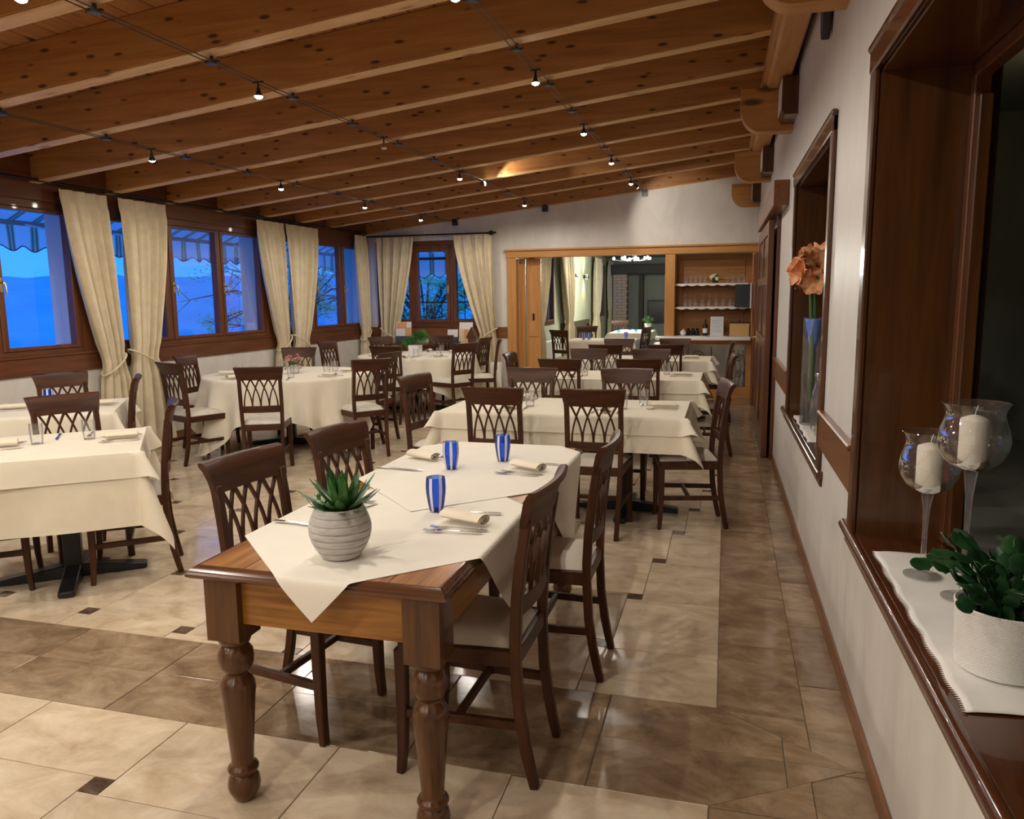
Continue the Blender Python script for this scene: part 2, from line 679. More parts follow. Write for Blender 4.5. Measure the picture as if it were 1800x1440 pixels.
mb = MB()
for a0, a1 in ((Y0, 1.20), (2.975, 4.07), (5.92, 12.2)):
    rbox(mb, a0, a1, 0, .36, 0, 3.75)
for a0, a1, c0, c1 in OPEN_R:
    rbox(mb, a0, a1, 0, .36, 0, c0)
    rbox(mb, a0, a1, 0, .36, c1, 3.75)
wall_right = struct('wall_right', mb, MT['plaster'], smooth=0)
for i, (a0, a1, c0, c1) in enumerate(OPEN_R):
    w = struct('window_%d' % (5 + i))
    for nm, bx in (('jamb_lining', (a1 - .02, a1 + .001, 0.0, .36, c0, c1)), ('jamb_lining', (a0 - .001, a0 + .02, 0.0, .36, c0, c1)), ('head_lining', (a0, a1, 0, .36, c1 - .02, c1 + .001))):
        rbox(MB(), *bx).build(nm, MT['mahog'] if nm[0] == 'j' else MT['mahogy'], w, smooth=0)
    sill = rbox(MB(), a0 + .001, a1 - .001, -.005, .36, c0 - .002, c0 + .035).build('sill_board', MT['mahogy'], w, bevel=.003, smooth=0)
    e0, e1 = a0 - .17, a1 + (.19 if i == 0 else .36)
    if i == 1:
        e0 = 4.07 + .02 - .16
    nose = MB().tube([RW(e0, -.012, c0 + .016), RW(e1, -.012, c0 + .016)], .021, 14)
    nose.build('sill_nosing', MT['mahogy'], w)
    rbox(MB(), e0 + .02, e1 - .02, -.012, .0, c0 - .045, c0 + .0).build('sill_apron', MT['mahogy'], w, bevel=.004, smooth=0)
    # casing on the room side
    for nm, bx in (('casing', (a1 - .006, a1 + .075, -.022, 0, c0 + .03, c1 + .08)), ('casing', (a0 - .075, a0 + .006, -.022, 0, c0 + .03, c1 + .08)), ('head_casing', (a0 - .075, a1 + .075, -.026, 0, c1 - .006, c1 + .08))):
        rbox(MB(), *bx).build(nm, MT['mahog'] if nm == 'casing' else MT['mahogy'], w, bevel=.006, smooth=0)
    rbox(MB(), a0 - .085, a1 + .085, -.032, 0, c1 + .065, c1 + .095).build('head_moulding', MT['mahogy'], w, bevel=.008, smooth=0)
    # inner frame at the back of the reveal
    for bx in ((a1 - .065, a1 - .02, .27, .32, c0 + .035, c1 - .02), (a0 + .02, a0 + .065, .27, .32, c0 + .035, c1 - .02), (a0 + .02, a1 - .02, .27, .32, c1 - .065, c1 - .02)):
        rbox(MB(), *bx).build('inner_frame', MT['frame'], w, bevel=.004, smooth=0)
    rbox(MB(), a1 - .115, a1 - .068, .275, .315, c0 + .04, c1 - .13).build('casement_stile', MT['mahog'], w, bevel=.004, smooth=0)
# unlit room beyond the openings
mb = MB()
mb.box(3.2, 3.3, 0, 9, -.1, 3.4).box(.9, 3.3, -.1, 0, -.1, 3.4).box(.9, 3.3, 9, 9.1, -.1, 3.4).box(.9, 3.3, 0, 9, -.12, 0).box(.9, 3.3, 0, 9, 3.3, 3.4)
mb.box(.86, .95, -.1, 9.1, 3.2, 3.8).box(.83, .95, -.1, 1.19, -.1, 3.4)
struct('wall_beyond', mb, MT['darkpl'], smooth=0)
lo = thing('added_fill_lamp', 'added unseen lamp brightening the dark room beyond the right-hand openings', 'lamp', (2.3, 6.5, 3.1))  # added lamp, itself unseen, to lift the blackness of this room
MB().lathe([(0, -.04), (.10, -.03), (.12, .1), (.03, .2)], 16).build('shade', MT['whitep'], lo)
L = bpy.data.lights.new('added_fill_light', 'POINT')
L.energy = 4
L.color = (1, .72, .36)
L.shadow_soft_size = .1
l2 = bpy.data.objects.new('added_fill_light', L)
COL.objects.link(l2)
l2.parent = lo
l2.location = (0, 0, -.15)
# chair rail on the right wall
tr = struct('trim_1')
for a0, a1 in ((-1, 1.03), (3.05, 3.99), (5.99, 7.47)):
    rbox(MB(), a0, a1, -.022, 0, .785, .955).build('chair_rail', MT['trim'], tr, bevel=.004, smooth=0)
    rbox(MB(), a0, a1, -.034, 0, .945, .968).build('rail_cap', MT['trim'], tr, bevel=.006, smooth=0)
bb = struct('baseboard_right', rbox(MB(), Y0, 7.47, -.014, 0, 0, .075), MT['trim'], bevel=.004, smooth=0)
# corbels and the boxed blocks beside them
corb = None
CORB = [3.77, 6.52, 9.27, 11.88]
for i, yk in enumerate(CORB):
    x1 = xr(yk) + .004
    pr = [(x1, 2.78), (x1, 3.11), (x1 - .40, 3.11), (x1 - .40, 2.98)]
    pr += [(x1 - .40 + .17 * (1 - cos(t)), 2.98 - .2 * sin(t)) for t in [k * pi / 16 for k in range(1, 9)]]
    MB().prism(pr, yk, yk + .14, lambda u, v, w: (u, w, v)).build('corbel', MT['corbel'], wall_right, bevel=.003, smooth=25)
    b = MB()
    b.prism([(-.115, 2.86), (-.092, 2.825), (.004, 2.825), (.004, 3.085), (-.115, 3.085)], yk - .36 if i < 3 else yk - .2, yk - .002, lambda u, v, w: RW(w, u, v))
    ob = b.build('bracket_block', MT['mahog'], wall_right, bevel=.003, smooth=0)
    rbox(MB(), (yk - .352 if i < 3 else yk - .19), yk - .01, -.119, -.114, 2.868, 3.078).build('block_face', MT['whitep'], ob, smooth=0)
# pelmet over the sliding door
t2 = struct('trim_2')
rbox(MB(), 6.65, 9.45, -.118, 0, 2.235, 2.432).build('pelmet_board', MT['trim'], t2, bevel=.004, smooth=0)
d1 = struct('door_1')
for bx in ((7.5, 7.62, -.1, -.05, .01, 2.2), (9.28, 9.4, -.1, -.05, .01, 2.2), (8.39, 8.51, -.1, -.05, .01, 2.2)):
    rbox(MB(), *bx).build('stile', MT['frame'], d1, bevel=.004, smooth=0)
for c0, c1 in ((.01, .22), (1.0, 1.12), (1.62, 1.70), (2.08, 2.2)):
    rbox(MB(), 7.62, 9.28, -.1, -.05, c0, c1).build('rail', MT['framey'], d1, bevel=.004, smooth=0)
for a0, a1 in ((7.62, 8.39), (8.51, 9.28)):
    for c0, c1 in ((.22, 1.0), (1.12, 1.62), (1.70, 2.08)):
        rbox(MB(), a0, a1, -.088, -.062, c0, c1).build('door_panel', MT['mahog'], d1, bevel=.004, smooth=0)
h = MB()
h.tube([RW(9.20, -.10, 1.05), RW(9.20, -.15, 1.05), RW(9.10, -.155, 1.05), RW(9.07, -.155, 1.045)], .008, 8)
h.add(*[(lambda q: (q.v, q.f))(rbox(MB(), 9.175, 9.225, -.108, -.10, .92, 1.13))][0])
h.build('door_handle', MT['brass'], d1)
t3 = struct('trim_3')
for a0, a1 in ((7.42, 7.50), (9.42, 9.5)):
    rbox(MB(), a0, a1, -.03, 0, 0, 2.235).build('door_jamb', MT['frame'], t3, bevel=.004, smooth=0)
rbox(MB(), 11.1, 11.75, -.06, 0, 0, 2.1).build('door_leaf', MT['frame'], t3, bevel=.004, smooth=0)

# ------------------------------------------------------------------ left wall: plaster dado, panelling, three windows
WINS = [(3.38, 6.02, [(3.47, 4.19), (4.355, 5.055), (5.22, 5.93)]),
        (6.31, 8.99, [(6.40, 7.134), (7.311, 8.04), (8.175, 8.90)]),
        (9.31, 11.88, [(9.40, 10.13), (10.27, 11.0), (11.15, 11.79)])]
mb = MB()
lbox(mb, Y0, YB + .3, -.34, -.02, 0, 1.06)
lbox(mb, Y0, YB + .3, -.34, -.02, 2.42, 3.2)
for a0, a1 in ((Y0, 3.38), (6.02, 6.31), (8.99, 9.31), (11.88, 12.2)):
    lbox(mb, a0, a1, -.34, -.02, 1.06, 2.42)
wall_left = struct('wall_left', mb, MT['white_out'], smooth=0)
lbox(MB(), Y0, YB, -.021, 0, 0, .89).build('dado_plaster', MT['plaster'], wall_left, smooth=0)
for a0, a1 in ((Y0, 3.40), (6.0, 6.33), (8.97, 9.33), (11.86, 12.0)):
    lbox(MB(), a0, a1, -.021, .012, .885, 2.60).build('pier_panel', MT['frame'], wall_left, smooth=0)
for a0, a1 in ((Y0, 3.39), (3.39, 6.2), (6.2, 9.15), (9.15, 11.9)):
    lbox(MB(), a0, a1, .0, .022, .885, 1.05).build('sill_band', MT['framey'], wall_left, bevel=.004, smooth=0)
    lbox(MB(), a0, a1, .0, .034, 1.04, 1.062).build('sill_cap', MT['framey'], wall_left, bevel=.005, smooth=0)
    lbox(MB(), a0, a1, -.021, .02, 2.425, 2.60).build('fascia_board', MT['framey'], wall_left, bevel=.004, smooth=0)
    lbox(MB(), a0, a1, -.3, .05, 2.60, 2.80).build('wall_plate', MT['framey'], wall_left, bevel=.004, smooth=0)
    lbox(MB(), a0, a1, -.3, -.02, 2.78, 3.0).build('eaves_board', MT['framey'], wall_left, smooth=0)
struct('baseboard_left', lbox(MB(), Y0, YB, 0, .014, 0, .09), MT['trim'], bevel=.004, smooth=0)


def window(n, put, a0, a1, glass, z0, z1, g0, g1, handles, mv, mh):
    """put(a, b, c): along, depth (towards the room), up"""
    def bx(*q):
        t = MB().box(*q)
        return t.map(put)
    w = struct('window_%d' % n)
    for q in ((a0, a1, -.09, .006, z0, z0 + .045), (a0, a1, -.09, .006, z1 - .07, z1)):
        bx(*q).build('frame_rail', mh, w, bevel=.004, smooth=0)
    ed = [a0] + [(glass[i][1] + glass[i + 1][0]) / 2 for i in range(len(glass) - 1)] + [a1]
    for i, e in enumerate(ed):
        lo, hi = (e, e + .04) if i == 0 else (e - .04, e) if i == len(ed) - 1 else (e - .022, e + .022)
        bx(lo, hi, -.09, .004, z0, z1).build('frame_post', mv, w, bevel=.003, smooth=0)
    for i, (p, q) in enumerate(glass):
        lo = ed[i] + (.04 if i == 0 else .024)
        hi = ed[i + 1] - (.04 if i == len(glass) - 1 else .024)
        s = MB()
        s.box(lo, p, -.07, .014, z0 + .047, z1 - .072).box(q, hi, -.07, .014, z0 + .047, z1 - .072)
        s.box(p, q, -.07, .014, z0 + .047, g0).box(p, q, -.07, .014, g1, z1 - .072)
        so = s.map(put).build('sash', mv, w, bevel=.005, smooth=0)
        bx(p - .01, q + .01, -.034, -.029, g0 - .01, g1 + .01).build('pane', MT['pane'], so, smooth=0)
        if i in handles:
            side = handles[i]
            e = (lo + p) / 2 if side < 0 else (q + hi) / 2
            hh = MB()
            hh.box(e - .012, e + .012, .014, .02, 1.62, 1.74)
            hh.tube([(e, .014, 1.70), (e, .055, 1.70), (e + .004, .06, 1.69), (e + .012, .06, 1.59)], [.009, .009, .009, .006], 8)
            hh.map(put).build('window_handle', MT['brass'], so)
    return w


for i, (a0, a1, g) in enumerate(WINS):
    window(i + 1, LW, a0, a1, g, 1.06, 2.425, 1.142, 2.322, {1: -1, 2: -1}, MT['frame'], MT['framey'])

# ------------------------------------------------------------------ back wall
mb = MB()
mb.box(-6.3, -5.62, 11.9, 12.2, 0, 3.6).box(-5.62, -3.70, 11.9, 12.2, 0, 1.08).box(-5.62, -3.70, 11.9, 12.2, 2.45, 3.6)
mb.box(-3.70, -3.30, 11.9, 12.2, 0, 3.6).box(-3.30, .37, 11.9, 12.2, 2.20, 3.6).box(.37, .9, 11.9, 12.2, 0, 3.6)
wall_back = struct('wall_back', mb, MT['plaster'], smooth=0)
BW = lambda a, b, c: (a, 11.9 - b, c)
window(4, BW, -5.62, -3.70, [(-5.55, -5.05), (-4.88, -4.39), (-4.22, -3.77)], 1.08, 2.45, 1.19, 2.275, {1: 1}, MT['frame'], MT['framex'])
MB().box(-5.8, -3.36, 11.878, 11.9, .885, 1.06).build('sill_band', MT['trimx'], wall_back, bevel=.004, smooth=0)
MB().box(-5.62, -3.70, 11.866, 11.9, 1.05, 1.082).build('sill_cap', MT['framex'], wall_back, bevel=.005, smooth=0)
struct('baseboard_back', MB().box(-5.8, -3.36, 11.886, 11.9, 0, .09), MT['trimx'], bevel=.004, smooth=0)
# walls behind the camera
struct('wall_front', MB().box(-6.6, .9, Y0 - .3, Y0, 0, 3.7), MT['plaster'], smooth=0)
# portal of honey-coloured wood
t4 = struct('trim_4')
MB().box(-3.37, .425, 11.85, 12.0, 2.142, 2.245).build('portal_lintel', MT['barx'], t4, bevel=.004, smooth=0)
MB().box(-3.40, .43, 11.82, 12.0, 2.243, 2.272).build('portal_cornice', MT['barx'], t4, bevel=.008, smooth=0)
MB().box(-3.36, -3.21, 11.86, 12.02, 0, 2.142).build('portal_post', MT['bar'], t4, bevel=.004, smooth=0)
# folded panel door in the passage
d2 = struct('door_2')
for xa, xb, ya in ((-3.205, -3.105, 12.03), (-3.085, -2.86, 12.06)):
    for bx in ((xa, xa + .035, ya, ya + .04, .01, 2.13), (xb - .035, xb, ya, ya + .04, .01, 2.13), (xa + .035, xb - .035, ya, ya + .04, .01, .16), (xa + .035, xb - .035, ya, ya + .04, .90, 1.0), (xa + .035, xb - .035, ya, ya + .04, 2.03, 2.13)):
        MB().box(*bx).build('door_frame_member', MT['bar'], d2, bevel=.003, smooth=0)
    for c0, c1 in ((.16, .90), (1.0, 2.03)):
        MB().box(xa + .034, xb - .034, ya + .012, ya + .03, c0, c1).build('door_panel', MT['bar'], d2, smooth=0)
MB().box(-2.995, -2.965, 12.05, 12.062, 1.16, 1.27).build('flush_pull', MT['iron'], d2, bevel=.004)

# ------------------------------------------------------------------ second dining room seen through the passage
mb = MB()
mb.box(-3.75, -3.35, 12.2, 13.9, 0, 2.62).box(-3.75, -3.35, 15.3, 20.3, 0, 2.62).box(-3.75, -3.35, 21.9, 22.7, 0, 2.62)
for a, b in ((13.9, 15.3), (20.3, 21.9)):
    mb.box(-3.75, -3.35, a, b, 0, .98).box(-3.75, -3.35, a, b, 2.4, 2.62)
wall_l2 = struct('wall_left_second_room', mb, MT['plaster2'], smooth=0)
MB().box(-3.352, -3.335, 15.9, 19.4, .02, .97).build('wainscot', mat('olive_wainscot', (.10, .085, .045), .5), wall_l2)
W2L = lambda a, b, c: (-3.35 + b, a, c)
for n, (a, b) in ((7, (13.9, 15.3)), (8, (20.3, 21.9))):
    window(n, W2L, a, b, [(a + .12, (a + b) / 2 - .09), ((a + b) / 2 + .09, b - .12)], .98, 2.4, 1.08, 2.28, {}, MT['frame'], MT['framey'])
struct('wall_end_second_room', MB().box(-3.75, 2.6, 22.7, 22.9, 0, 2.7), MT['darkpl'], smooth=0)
struct('wall_right_second_room', MB().box(2.5, 2.6, 12.2, 22.7, 0, 2.7), MT['plaster2'], smooth=0)
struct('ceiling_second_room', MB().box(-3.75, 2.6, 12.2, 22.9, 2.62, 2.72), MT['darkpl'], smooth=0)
fl2 = struct('floor_second_room', MB().box(-3.75, 2.6, 11.9, 22.9, -.12, -.002), MT['tile'], smooth=0)
# open fireplace at the far end
fp = thing('fireplace', 'open fireplace with brick pillar and dark beam at the far end of second room', 'fireplace', (-2.4, 22.0, 0))
mb = MB()
z = .0
row = 0
while z < 2.12:
    off = .0 if row % 2 else .125
    x = -.70 - off
    while x < -.30:
        xa, xb = max(x, -.70), min(x + .245, -.30)
        if xb - xa > .03:
            mb.box(xa + .006, xb - .006, -.1, .3, z + .008, z + .077)
        x += .25
    z += .085
    row += 1
mb.build('brickwork', mat('old_brick', (.46, .33, .22), .9), fp, kind='stuff')
MB().box(-.69, -.31, -.08, .3, 0, 2.13).build('mortar_core', mat('mortar', (.24, .20, .16), .9), fp)
MB().box(-.75, 1.1, -.12, .35, 2.13, 2.40).build('mantel_beam', wood('black_beam_wood', (.02, .015, .01), (.04, .03, .02), 'x', .6), fp, bevel=.01)
MB().box(-.02, .10, .3, .6, 0, 2.14).build('post', wood('black_post_wood', (.025, .02, .014), (.045, .036, .025), 'z', .6), fp)
pic = MB()
pic.box(.22, 1.05, .62, .66, .75, 1.38)
pic.build('hearth_screen', mat('soot_black', (.006, .006, .006), .3), fp)
MB().box(.20, 1.07, .60, .68, 1.36, 1.41).box(.20, .24, .60, .68, .7, 1.38).build('screen_frame', MT['iron'], fp)
# wall sconces with their own lamps
for i, (ya, lab) in enumerate(((17.2, 'nearer chrome up and down wall light on the pale wall of second room'), (18.6, 'farther chrome up and down wall light on the pale wall of second room'))):
    sc = thing('wall_sconce', lab, 'wall light', (-3.35, ya, 2.0), 0, 'wall sconces of the second room')
    MB().lathe([(.045, -.05), (.05, -.04), (.05, .04), (.045, .05)], 16, (.08, 0, 0)).build('shade', mat('chrome_sconce', (.6, .6, .58), .2, 1.0), sc)
    MB().box(0, .04, -.03, .03, -.03, .03).build('wall_mount', MT['lampblack'], sc)
    for s in (1, -1):
        MB().lathe([(.0, s * .052), (.04, s * .052)], 12, (.08, 0, 0), cap=False).build('lens', emis('warm_sconce_lens', (1, .75, .32), 25), sc)
        L = bpy.data.lights.new('sconce_light', 'SPOT')
        L.energy = 40
        L.color = (1, .80, .38)
        L.spot_size = R(110)
        L.spot_blend = .7
        L.shadow_soft_size = .03
        lo = bpy.data.objects.new('sconce_light', L)
        COL.objects.link(lo)
        lo.parent = sc
        lo.location = (.08, 0, s * .06)
        lo.rotation_euler = (pi if s > 0 else 0, 0, 0)
# chandelier
ch = thing('chandelier', 'many-bulb white chandelier glowing under the ceiling of second room', 'chandelier', (-2.0, 17.2, 2.62))
MB().tube([(0, 0, 0), (0, 0, -.28)], .012, 8).build('rod', MT['lampblack'], ch)
mb = MB()
for k in range(10):
    a = 2 * pi * k / 10
    q = .42 if k % 2 else .26
    mb.tube([(0, 0, -.26), (q * .5 * cos(a), q * .5 * sin(a), -.33), (q * cos(a), q * sin(a), -.30)], .007, 6)
mb.build('arms', MT['steel'], ch)
for k in range(10):
    a = 2 * pi * k / 10
    q = .42 if k % 2 else .26
    MB().lathe([(0, -.03), (.022, -.02), (.03, 0), (.022, .025), (0, .035)], 10, (q * cos(a), q * sin(a), -.275)).build('bulb', emis('cool_bulb', (.85, .97, 1), 22), ch)
L = bpy.data.lights.new('chandelier_light', 'POINT')
L.energy = 190
L.color = (1, 1, .90)
L.shadow_soft_size = .3
lo = bpy.data.objects.new('chandelier_light', L)
COL.objects.link(lo)
lo.parent = ch
lo.location = (0, 0, -.42)


for i, (x, y, lab) in enumerate(((-2.3, 13.6, 'nearer recessed warm ceiling spot of the second room'), (-2.6, 15.6, 'farther recessed warm ceiling spot of the second room'))):
    t = thing('ceiling_spot', lab, 'ceiling light', (x, y, 2.62), 0, 'recessed spots of the second room')
    MB().lathe([(.05, 0), (.05, -.012), (.036, -.012), (.036, 0)], 20, cap=False).build('ring', MT['steel'], t)
    MB().lathe([(0, -.006), (.036, -.006)], 20, cap=False).build('lens', MT['bulb'], t)
    L = bpy.data.lights.new('ceiling_spot_beam', 'SPOT')
    L.energy = 42
    L.color = (1, .86, .55)
    L.spot_size = R(150)
    L.spot_blend = .8
    L.shadow_soft_size = .04
    lo = bpy.data.objects.new('ceiling_spot_beam', L)
    COL.objects.link(lo)
    lo.parent = t
    lo.location = (0, 0, -.02)


# ------------------------------------------------------------------ curtains and rods
def curtain(put, a0, a1, ztop, zbot, ga, gw, gz, label, b0=.115, nf=4, group='linen curtains of the dining room', tie=True, depth=.05):
    c = thing('curtain', label, 'curtain', (0, 0, 0), 0, group)
    ph = random.random() * 6

    def fn(u, t):
        z = ztop + (zbot - ztop) * t
        if z > gz:
            s = ((ztop - z) / (ztop - gz))
            s = s ** 1.35
            l = a0 + (ga - gw / 2 - a0) * s
            r = a1 + (ga + gw / 2 - a1) * s
        else:
            s = (gz - z) / (gz - zbot)
            k = 1 + 1.0 * s ** .7
            l, r = ga - gw / 2 * k, ga + gw / 2 * k
        q = u + .02 * sin(7 * u + ph) * sin(3 * t)
        amp = depth * (.55 + .35 * min(1, t * 4)) * (1 - .25 * (abs(z - gz) < .12))
        b = b0 + amp * sin(2 * pi * nf * q + ph) + .35 * amp * sin(2 * pi * (nf * 2 + 1) * q + 2 * ph)
        if z > ztop - .09:
            b = b0 + (b - b0) * .6
        return put(l + (r - l) * u, b, z)
    MB().grid(84, 30, fn).build('drape', MT['curtain'], c, smooth=80)
    if tie:
        pts = []
        sg = 1 if abs(ga - a1) < abs(ga - a0) else -1
        for k in range(24):
            q = 2 * pi * k / 24
            pts.append(put(ga + (gw / 2 + .025) * cos(q), b0 + .078 * sin(q), gz + .10 * sg * cos(q)))
        MB().tube(pts, .010, 6, close=True).build('tieback', MT['curtain'], c)
    return c


WINL = 'left window wall'
curtain(LW, 5.76, 6.31, 2.54, .03, 6.24, .24, .92, 'cream linen curtain tied to the right beside the left-most window, nearest the camera')
curtain(LW, 6.44, 7.10, 2.54, .03, 6.64, .34, .95, 'cream linen curtain tied to the left, at the near edge of the middle window')
curtain(LW, 8.74, 9.32, 2.54, .03, 9.22, .24, .95, 'cream linen curtain tied to the right at the far edge of the middle window', nf=3.5)
curtain(LW, 9.37, 10.2, 2.54, .03, 9.62, .34, .95, 'cream linen curtain tied to the left at the near edge of the far left window')
curtain(LW, 11.33, 11.72, 2.54, .03, 11.6, .2, .95, 'narrow cream linen curtain at the far end of left wall, in the corner', nf=3)
curtain(BW, -5.55, -4.90, 2.515, .03, -5.36, .3, .95, 'cream linen curtain tied to the left on the back window, beside the corner')
curtain(BW, -4.22, -3.56, 2.515, .03, -3.66, .26, .95, 'cream linen curtain tied to the right on the back window, near the honey wood portal')
rod = thing('curtain_rod', 'long black iron curtain rod along the top of left windows', 'curtain rod')
MB().tube([LW(1.0, .115, 2.585), LW(11.76, .115, 2.585)], .012, 10).build('rod', MT['iron'], rod)
for a in (3.2, 6.37, 9.34, 11.6):
    MB().tube([LW(a, .02, 2.585), LW(a, .115, 2.585)], .009, 8).build('bracket', MT['iron'], rod)
rod = thing('curtain_rod', 'short black iron curtain rod with knob finial above the back window', 'curtain rod')
MB().tube([BW(-5.72, .115, 2.535), BW(-3.60, .115, 2.535)], .012, 10).build('rod', MT['iron'], rod)
MB().lathe([(0, -.05), (.02, -.04), (.036, -.01), (.036, .012), (.014, .04), (.02, .06), (0, .085)], 14).map(lambda x, y, z: BW(-3.585 + z, .115 + x, 2.535 + y)).build('finial', MT['iron'], rod)
for a in (-5.6, -3.68):
    MB().tube([BW(a, .0, 2.535), BW(a, .115, 2.535)], .009, 8).build('bracket', MT['iron'], rod)
# second room curtains
C2 = 'curtains of the second room'
for a0, a1, ga, gw, nm in ((13.2, 14.35, 13.42, .36, 'pale curtain at the near edge of first window in the second room'),
                           (15.3, 16.6, 16.2, .5, 'pale curtain at the far edge of first window in the second room'),
                           (19.5, 20.5, 19.75, .4, 'yellow-lit pale curtain at the near edge of last window in second room'),
                           (21.8, 22.6, 22.3, .35, 'pale curtain at the far edge of last window, beside the brick pillar')):
    curtain(W2L, a0, a1, 2.5, .25, ga, gw, 1.0, nm, nf=5, group=C2, tie=False, depth=.06, b0=.14)

# ------------------------------------------------------------------ striped awnings outside
M = mat('awning_stripes', (.7, .7, .66), .9)
v = coords(M, (1, 1, 1))
sp = N(M, 'ShaderNodeSeparateXYZ')
LK(M, v, sp.inputs[0])
mo = N(M, 'ShaderNodeMath', operation='FRACT')
mu = N(M, 'ShaderNodeMath', operation='MULTIPLY')
mu.inputs[1].default_value = 1 / .29
LK(M, sp.outputs['Y'], mu.inputs[0])
LK(M, mu.outputs[0], mo.inputs[0])
rr = N(M, 'ShaderNodeValToRGB')
rr.color_ramp.interpolation = 'CONSTANT'
e = rr.color_ramp.elements
wh, gn, gy = (.88, .88, .84, 1), (.10, .16, .10, 1), (.50, .50, .36, 1)
e[0].position, e[0].color = 0, wh
e[1].position, e[1].color = .30, gy
for p, c in ((.36, gn), (.42, gy), (.52, gn), (.58, gy), (.64, wh)):
    q = e.new(p)
    q.color = c
LK(M, mo.outputs[0], rr.inputs[0])
setc(M, rr.outputs[0])
tl = N(M, 'ShaderNodeBsdfTranslucent')
LK(M, rr.outputs[0], tl.inputs[0])
ms = N(M, 'ShaderNodeMixShader')
ms.inputs[0].default_value = .55
LK(M, M.node_tree.nodes['Principled BSDF'].outputs[0], ms.inputs[1])
LK(M, tl.outputs[0], ms.inputs[2])
LK(M, ms.outputs[0], M.node_tree.nodes['Material Output'].inputs[0])
MT['awn'] = M
for a0, a1, lab in ((2.6, 6.78, 'striped awning with scalloped valance outside the nearest left window'), (7.1, 10.27, 'striped awning with scalloped valance outside the middle left window'), (10.6, 13.75, 'striped awning with scalloped valance outside the far left window')):
    aw = thing('awning', lab, 'awning', (-7.0, a0, 0), 0, 'striped awnings outside the windows')
    n = int((a1 - a0) / .29)
    Lw = n * .29
    aw.location.y = a1 - Lw
    MB().grid(n * 8, 1, lambda u, t: (-.02 + .66 * t, u * Lw, 2.36 + .30 * t)).build('canopy', M, aw, smooth=80)
    MB().box(-.03, .02, 0, Lw, 2.315, 2.36).build('front_bar', mat('awning_bar', (.30, .31, .31), .4), aw)
    vl = lambda u, t: (-.035 + .02 * sin(u * n * 2 * pi * .5 + 1) * t, u * Lw + .012 * sin(9 * t + u * 40), 2.33 - t * (.22 + .055 * (1 - abs(sin(u * n * pi))) ** .0 * (.5 - .5 * cos(2 * pi * u * n + pi * .1))))
    MB().grid(n * 12, 6, vl).build('valance', M, aw, smooth=80)
    MB().tube([vl(i / (n * 12), 1) for i in range(n * 12 + 1)], .006, 5).build('hem_cord', mat('awning_cord', (.02, .04, .05), .6), aw)
    for y in (.3, Lw - .3):
        MB().tube([(-.01, y, 2.33), (.62, y, 2.2)], .012, 6).build('arm', MT['whitep'], aw)
aw = thing('awning', 'striped awning with scalloped valance outside the back window', 'awning', (0, 0, 0), R(90), 'striped awnings outside the windows')
n = 8
Lw = n * .29
MB().grid(n * 8, 1, lambda u, t: (12.98 - .62 * t, 5.95 - u * Lw, 2.31 + .30 * t)).build('canopy', M, aw, smooth=80)
MB().box(12.96, 13.0, 5.95 - Lw, 5.95, 2.20, 2.245).build('front_bar', MT['lampblack'], aw)
vl = lambda u, t: (13.0, 5.95 - u * Lw, 2.31 - t * (.36 + .06 * (.5 - .5 * cos(2 * pi * u * n))))
MB().grid(n * 12, 4, vl).build('valance', M, aw, smooth=80)
MB().tube([vl(i / (n * 12), 1) for i in range(n * 12 + 1)], .006, 5).build('hem_cord', MT['iron'], aw)

# ------------------------------------------------------------------ outdoors: terrace, valley and hills, trees, railing
struct('terrace', MB().box(-8.2, -6.38, -4, 15, -.6, -.25).box(-8.2, -3.76, 12.2, 15, -.6, -.25), MT['white_out'], smooth=0)
from mathutils import noise as NZ


def terr(u, t):
    a = R(70) + u * R(200)
    r = 9 + 600 * t ** 2.2
    x, y = -4 + r * cos(a), 6 + r * sin(a)
    base = -1.2 - 26 * min(1, max(0, (r - 12) / 90))
    s = max(0, (r - 120) / 330)
    s = min(1, s)
    s = s * s * (3 - 2 * s)
    rid = 40 + 9 * NZ.noise((x * .006, y * .006, 0)) + 4 * NZ.noise((x * .02, y * .02, 3)) + 2.5 * NZ.noise((x * .09, y * .09, 5))
    far = min(1, max(0, (r - 20) / 60))
    return (x, y, base + s * rid + far * 1.6 * NZ.noise((x * .05, y * .05, 1)))


M = mat('valley_haze_tint', (.5, .55, .55), .95, spec=0)
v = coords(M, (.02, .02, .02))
setc(M, ramp(M, noise(M, v, 2.2, 6), [(.3, (.50, .74, .76)), (.7, (.68, .90, .88))]))  # haze of distance painted into the hills as pale blue-green
struct('valley_and_hills', MB().grid(160, 60, terr), M, smooth=180)


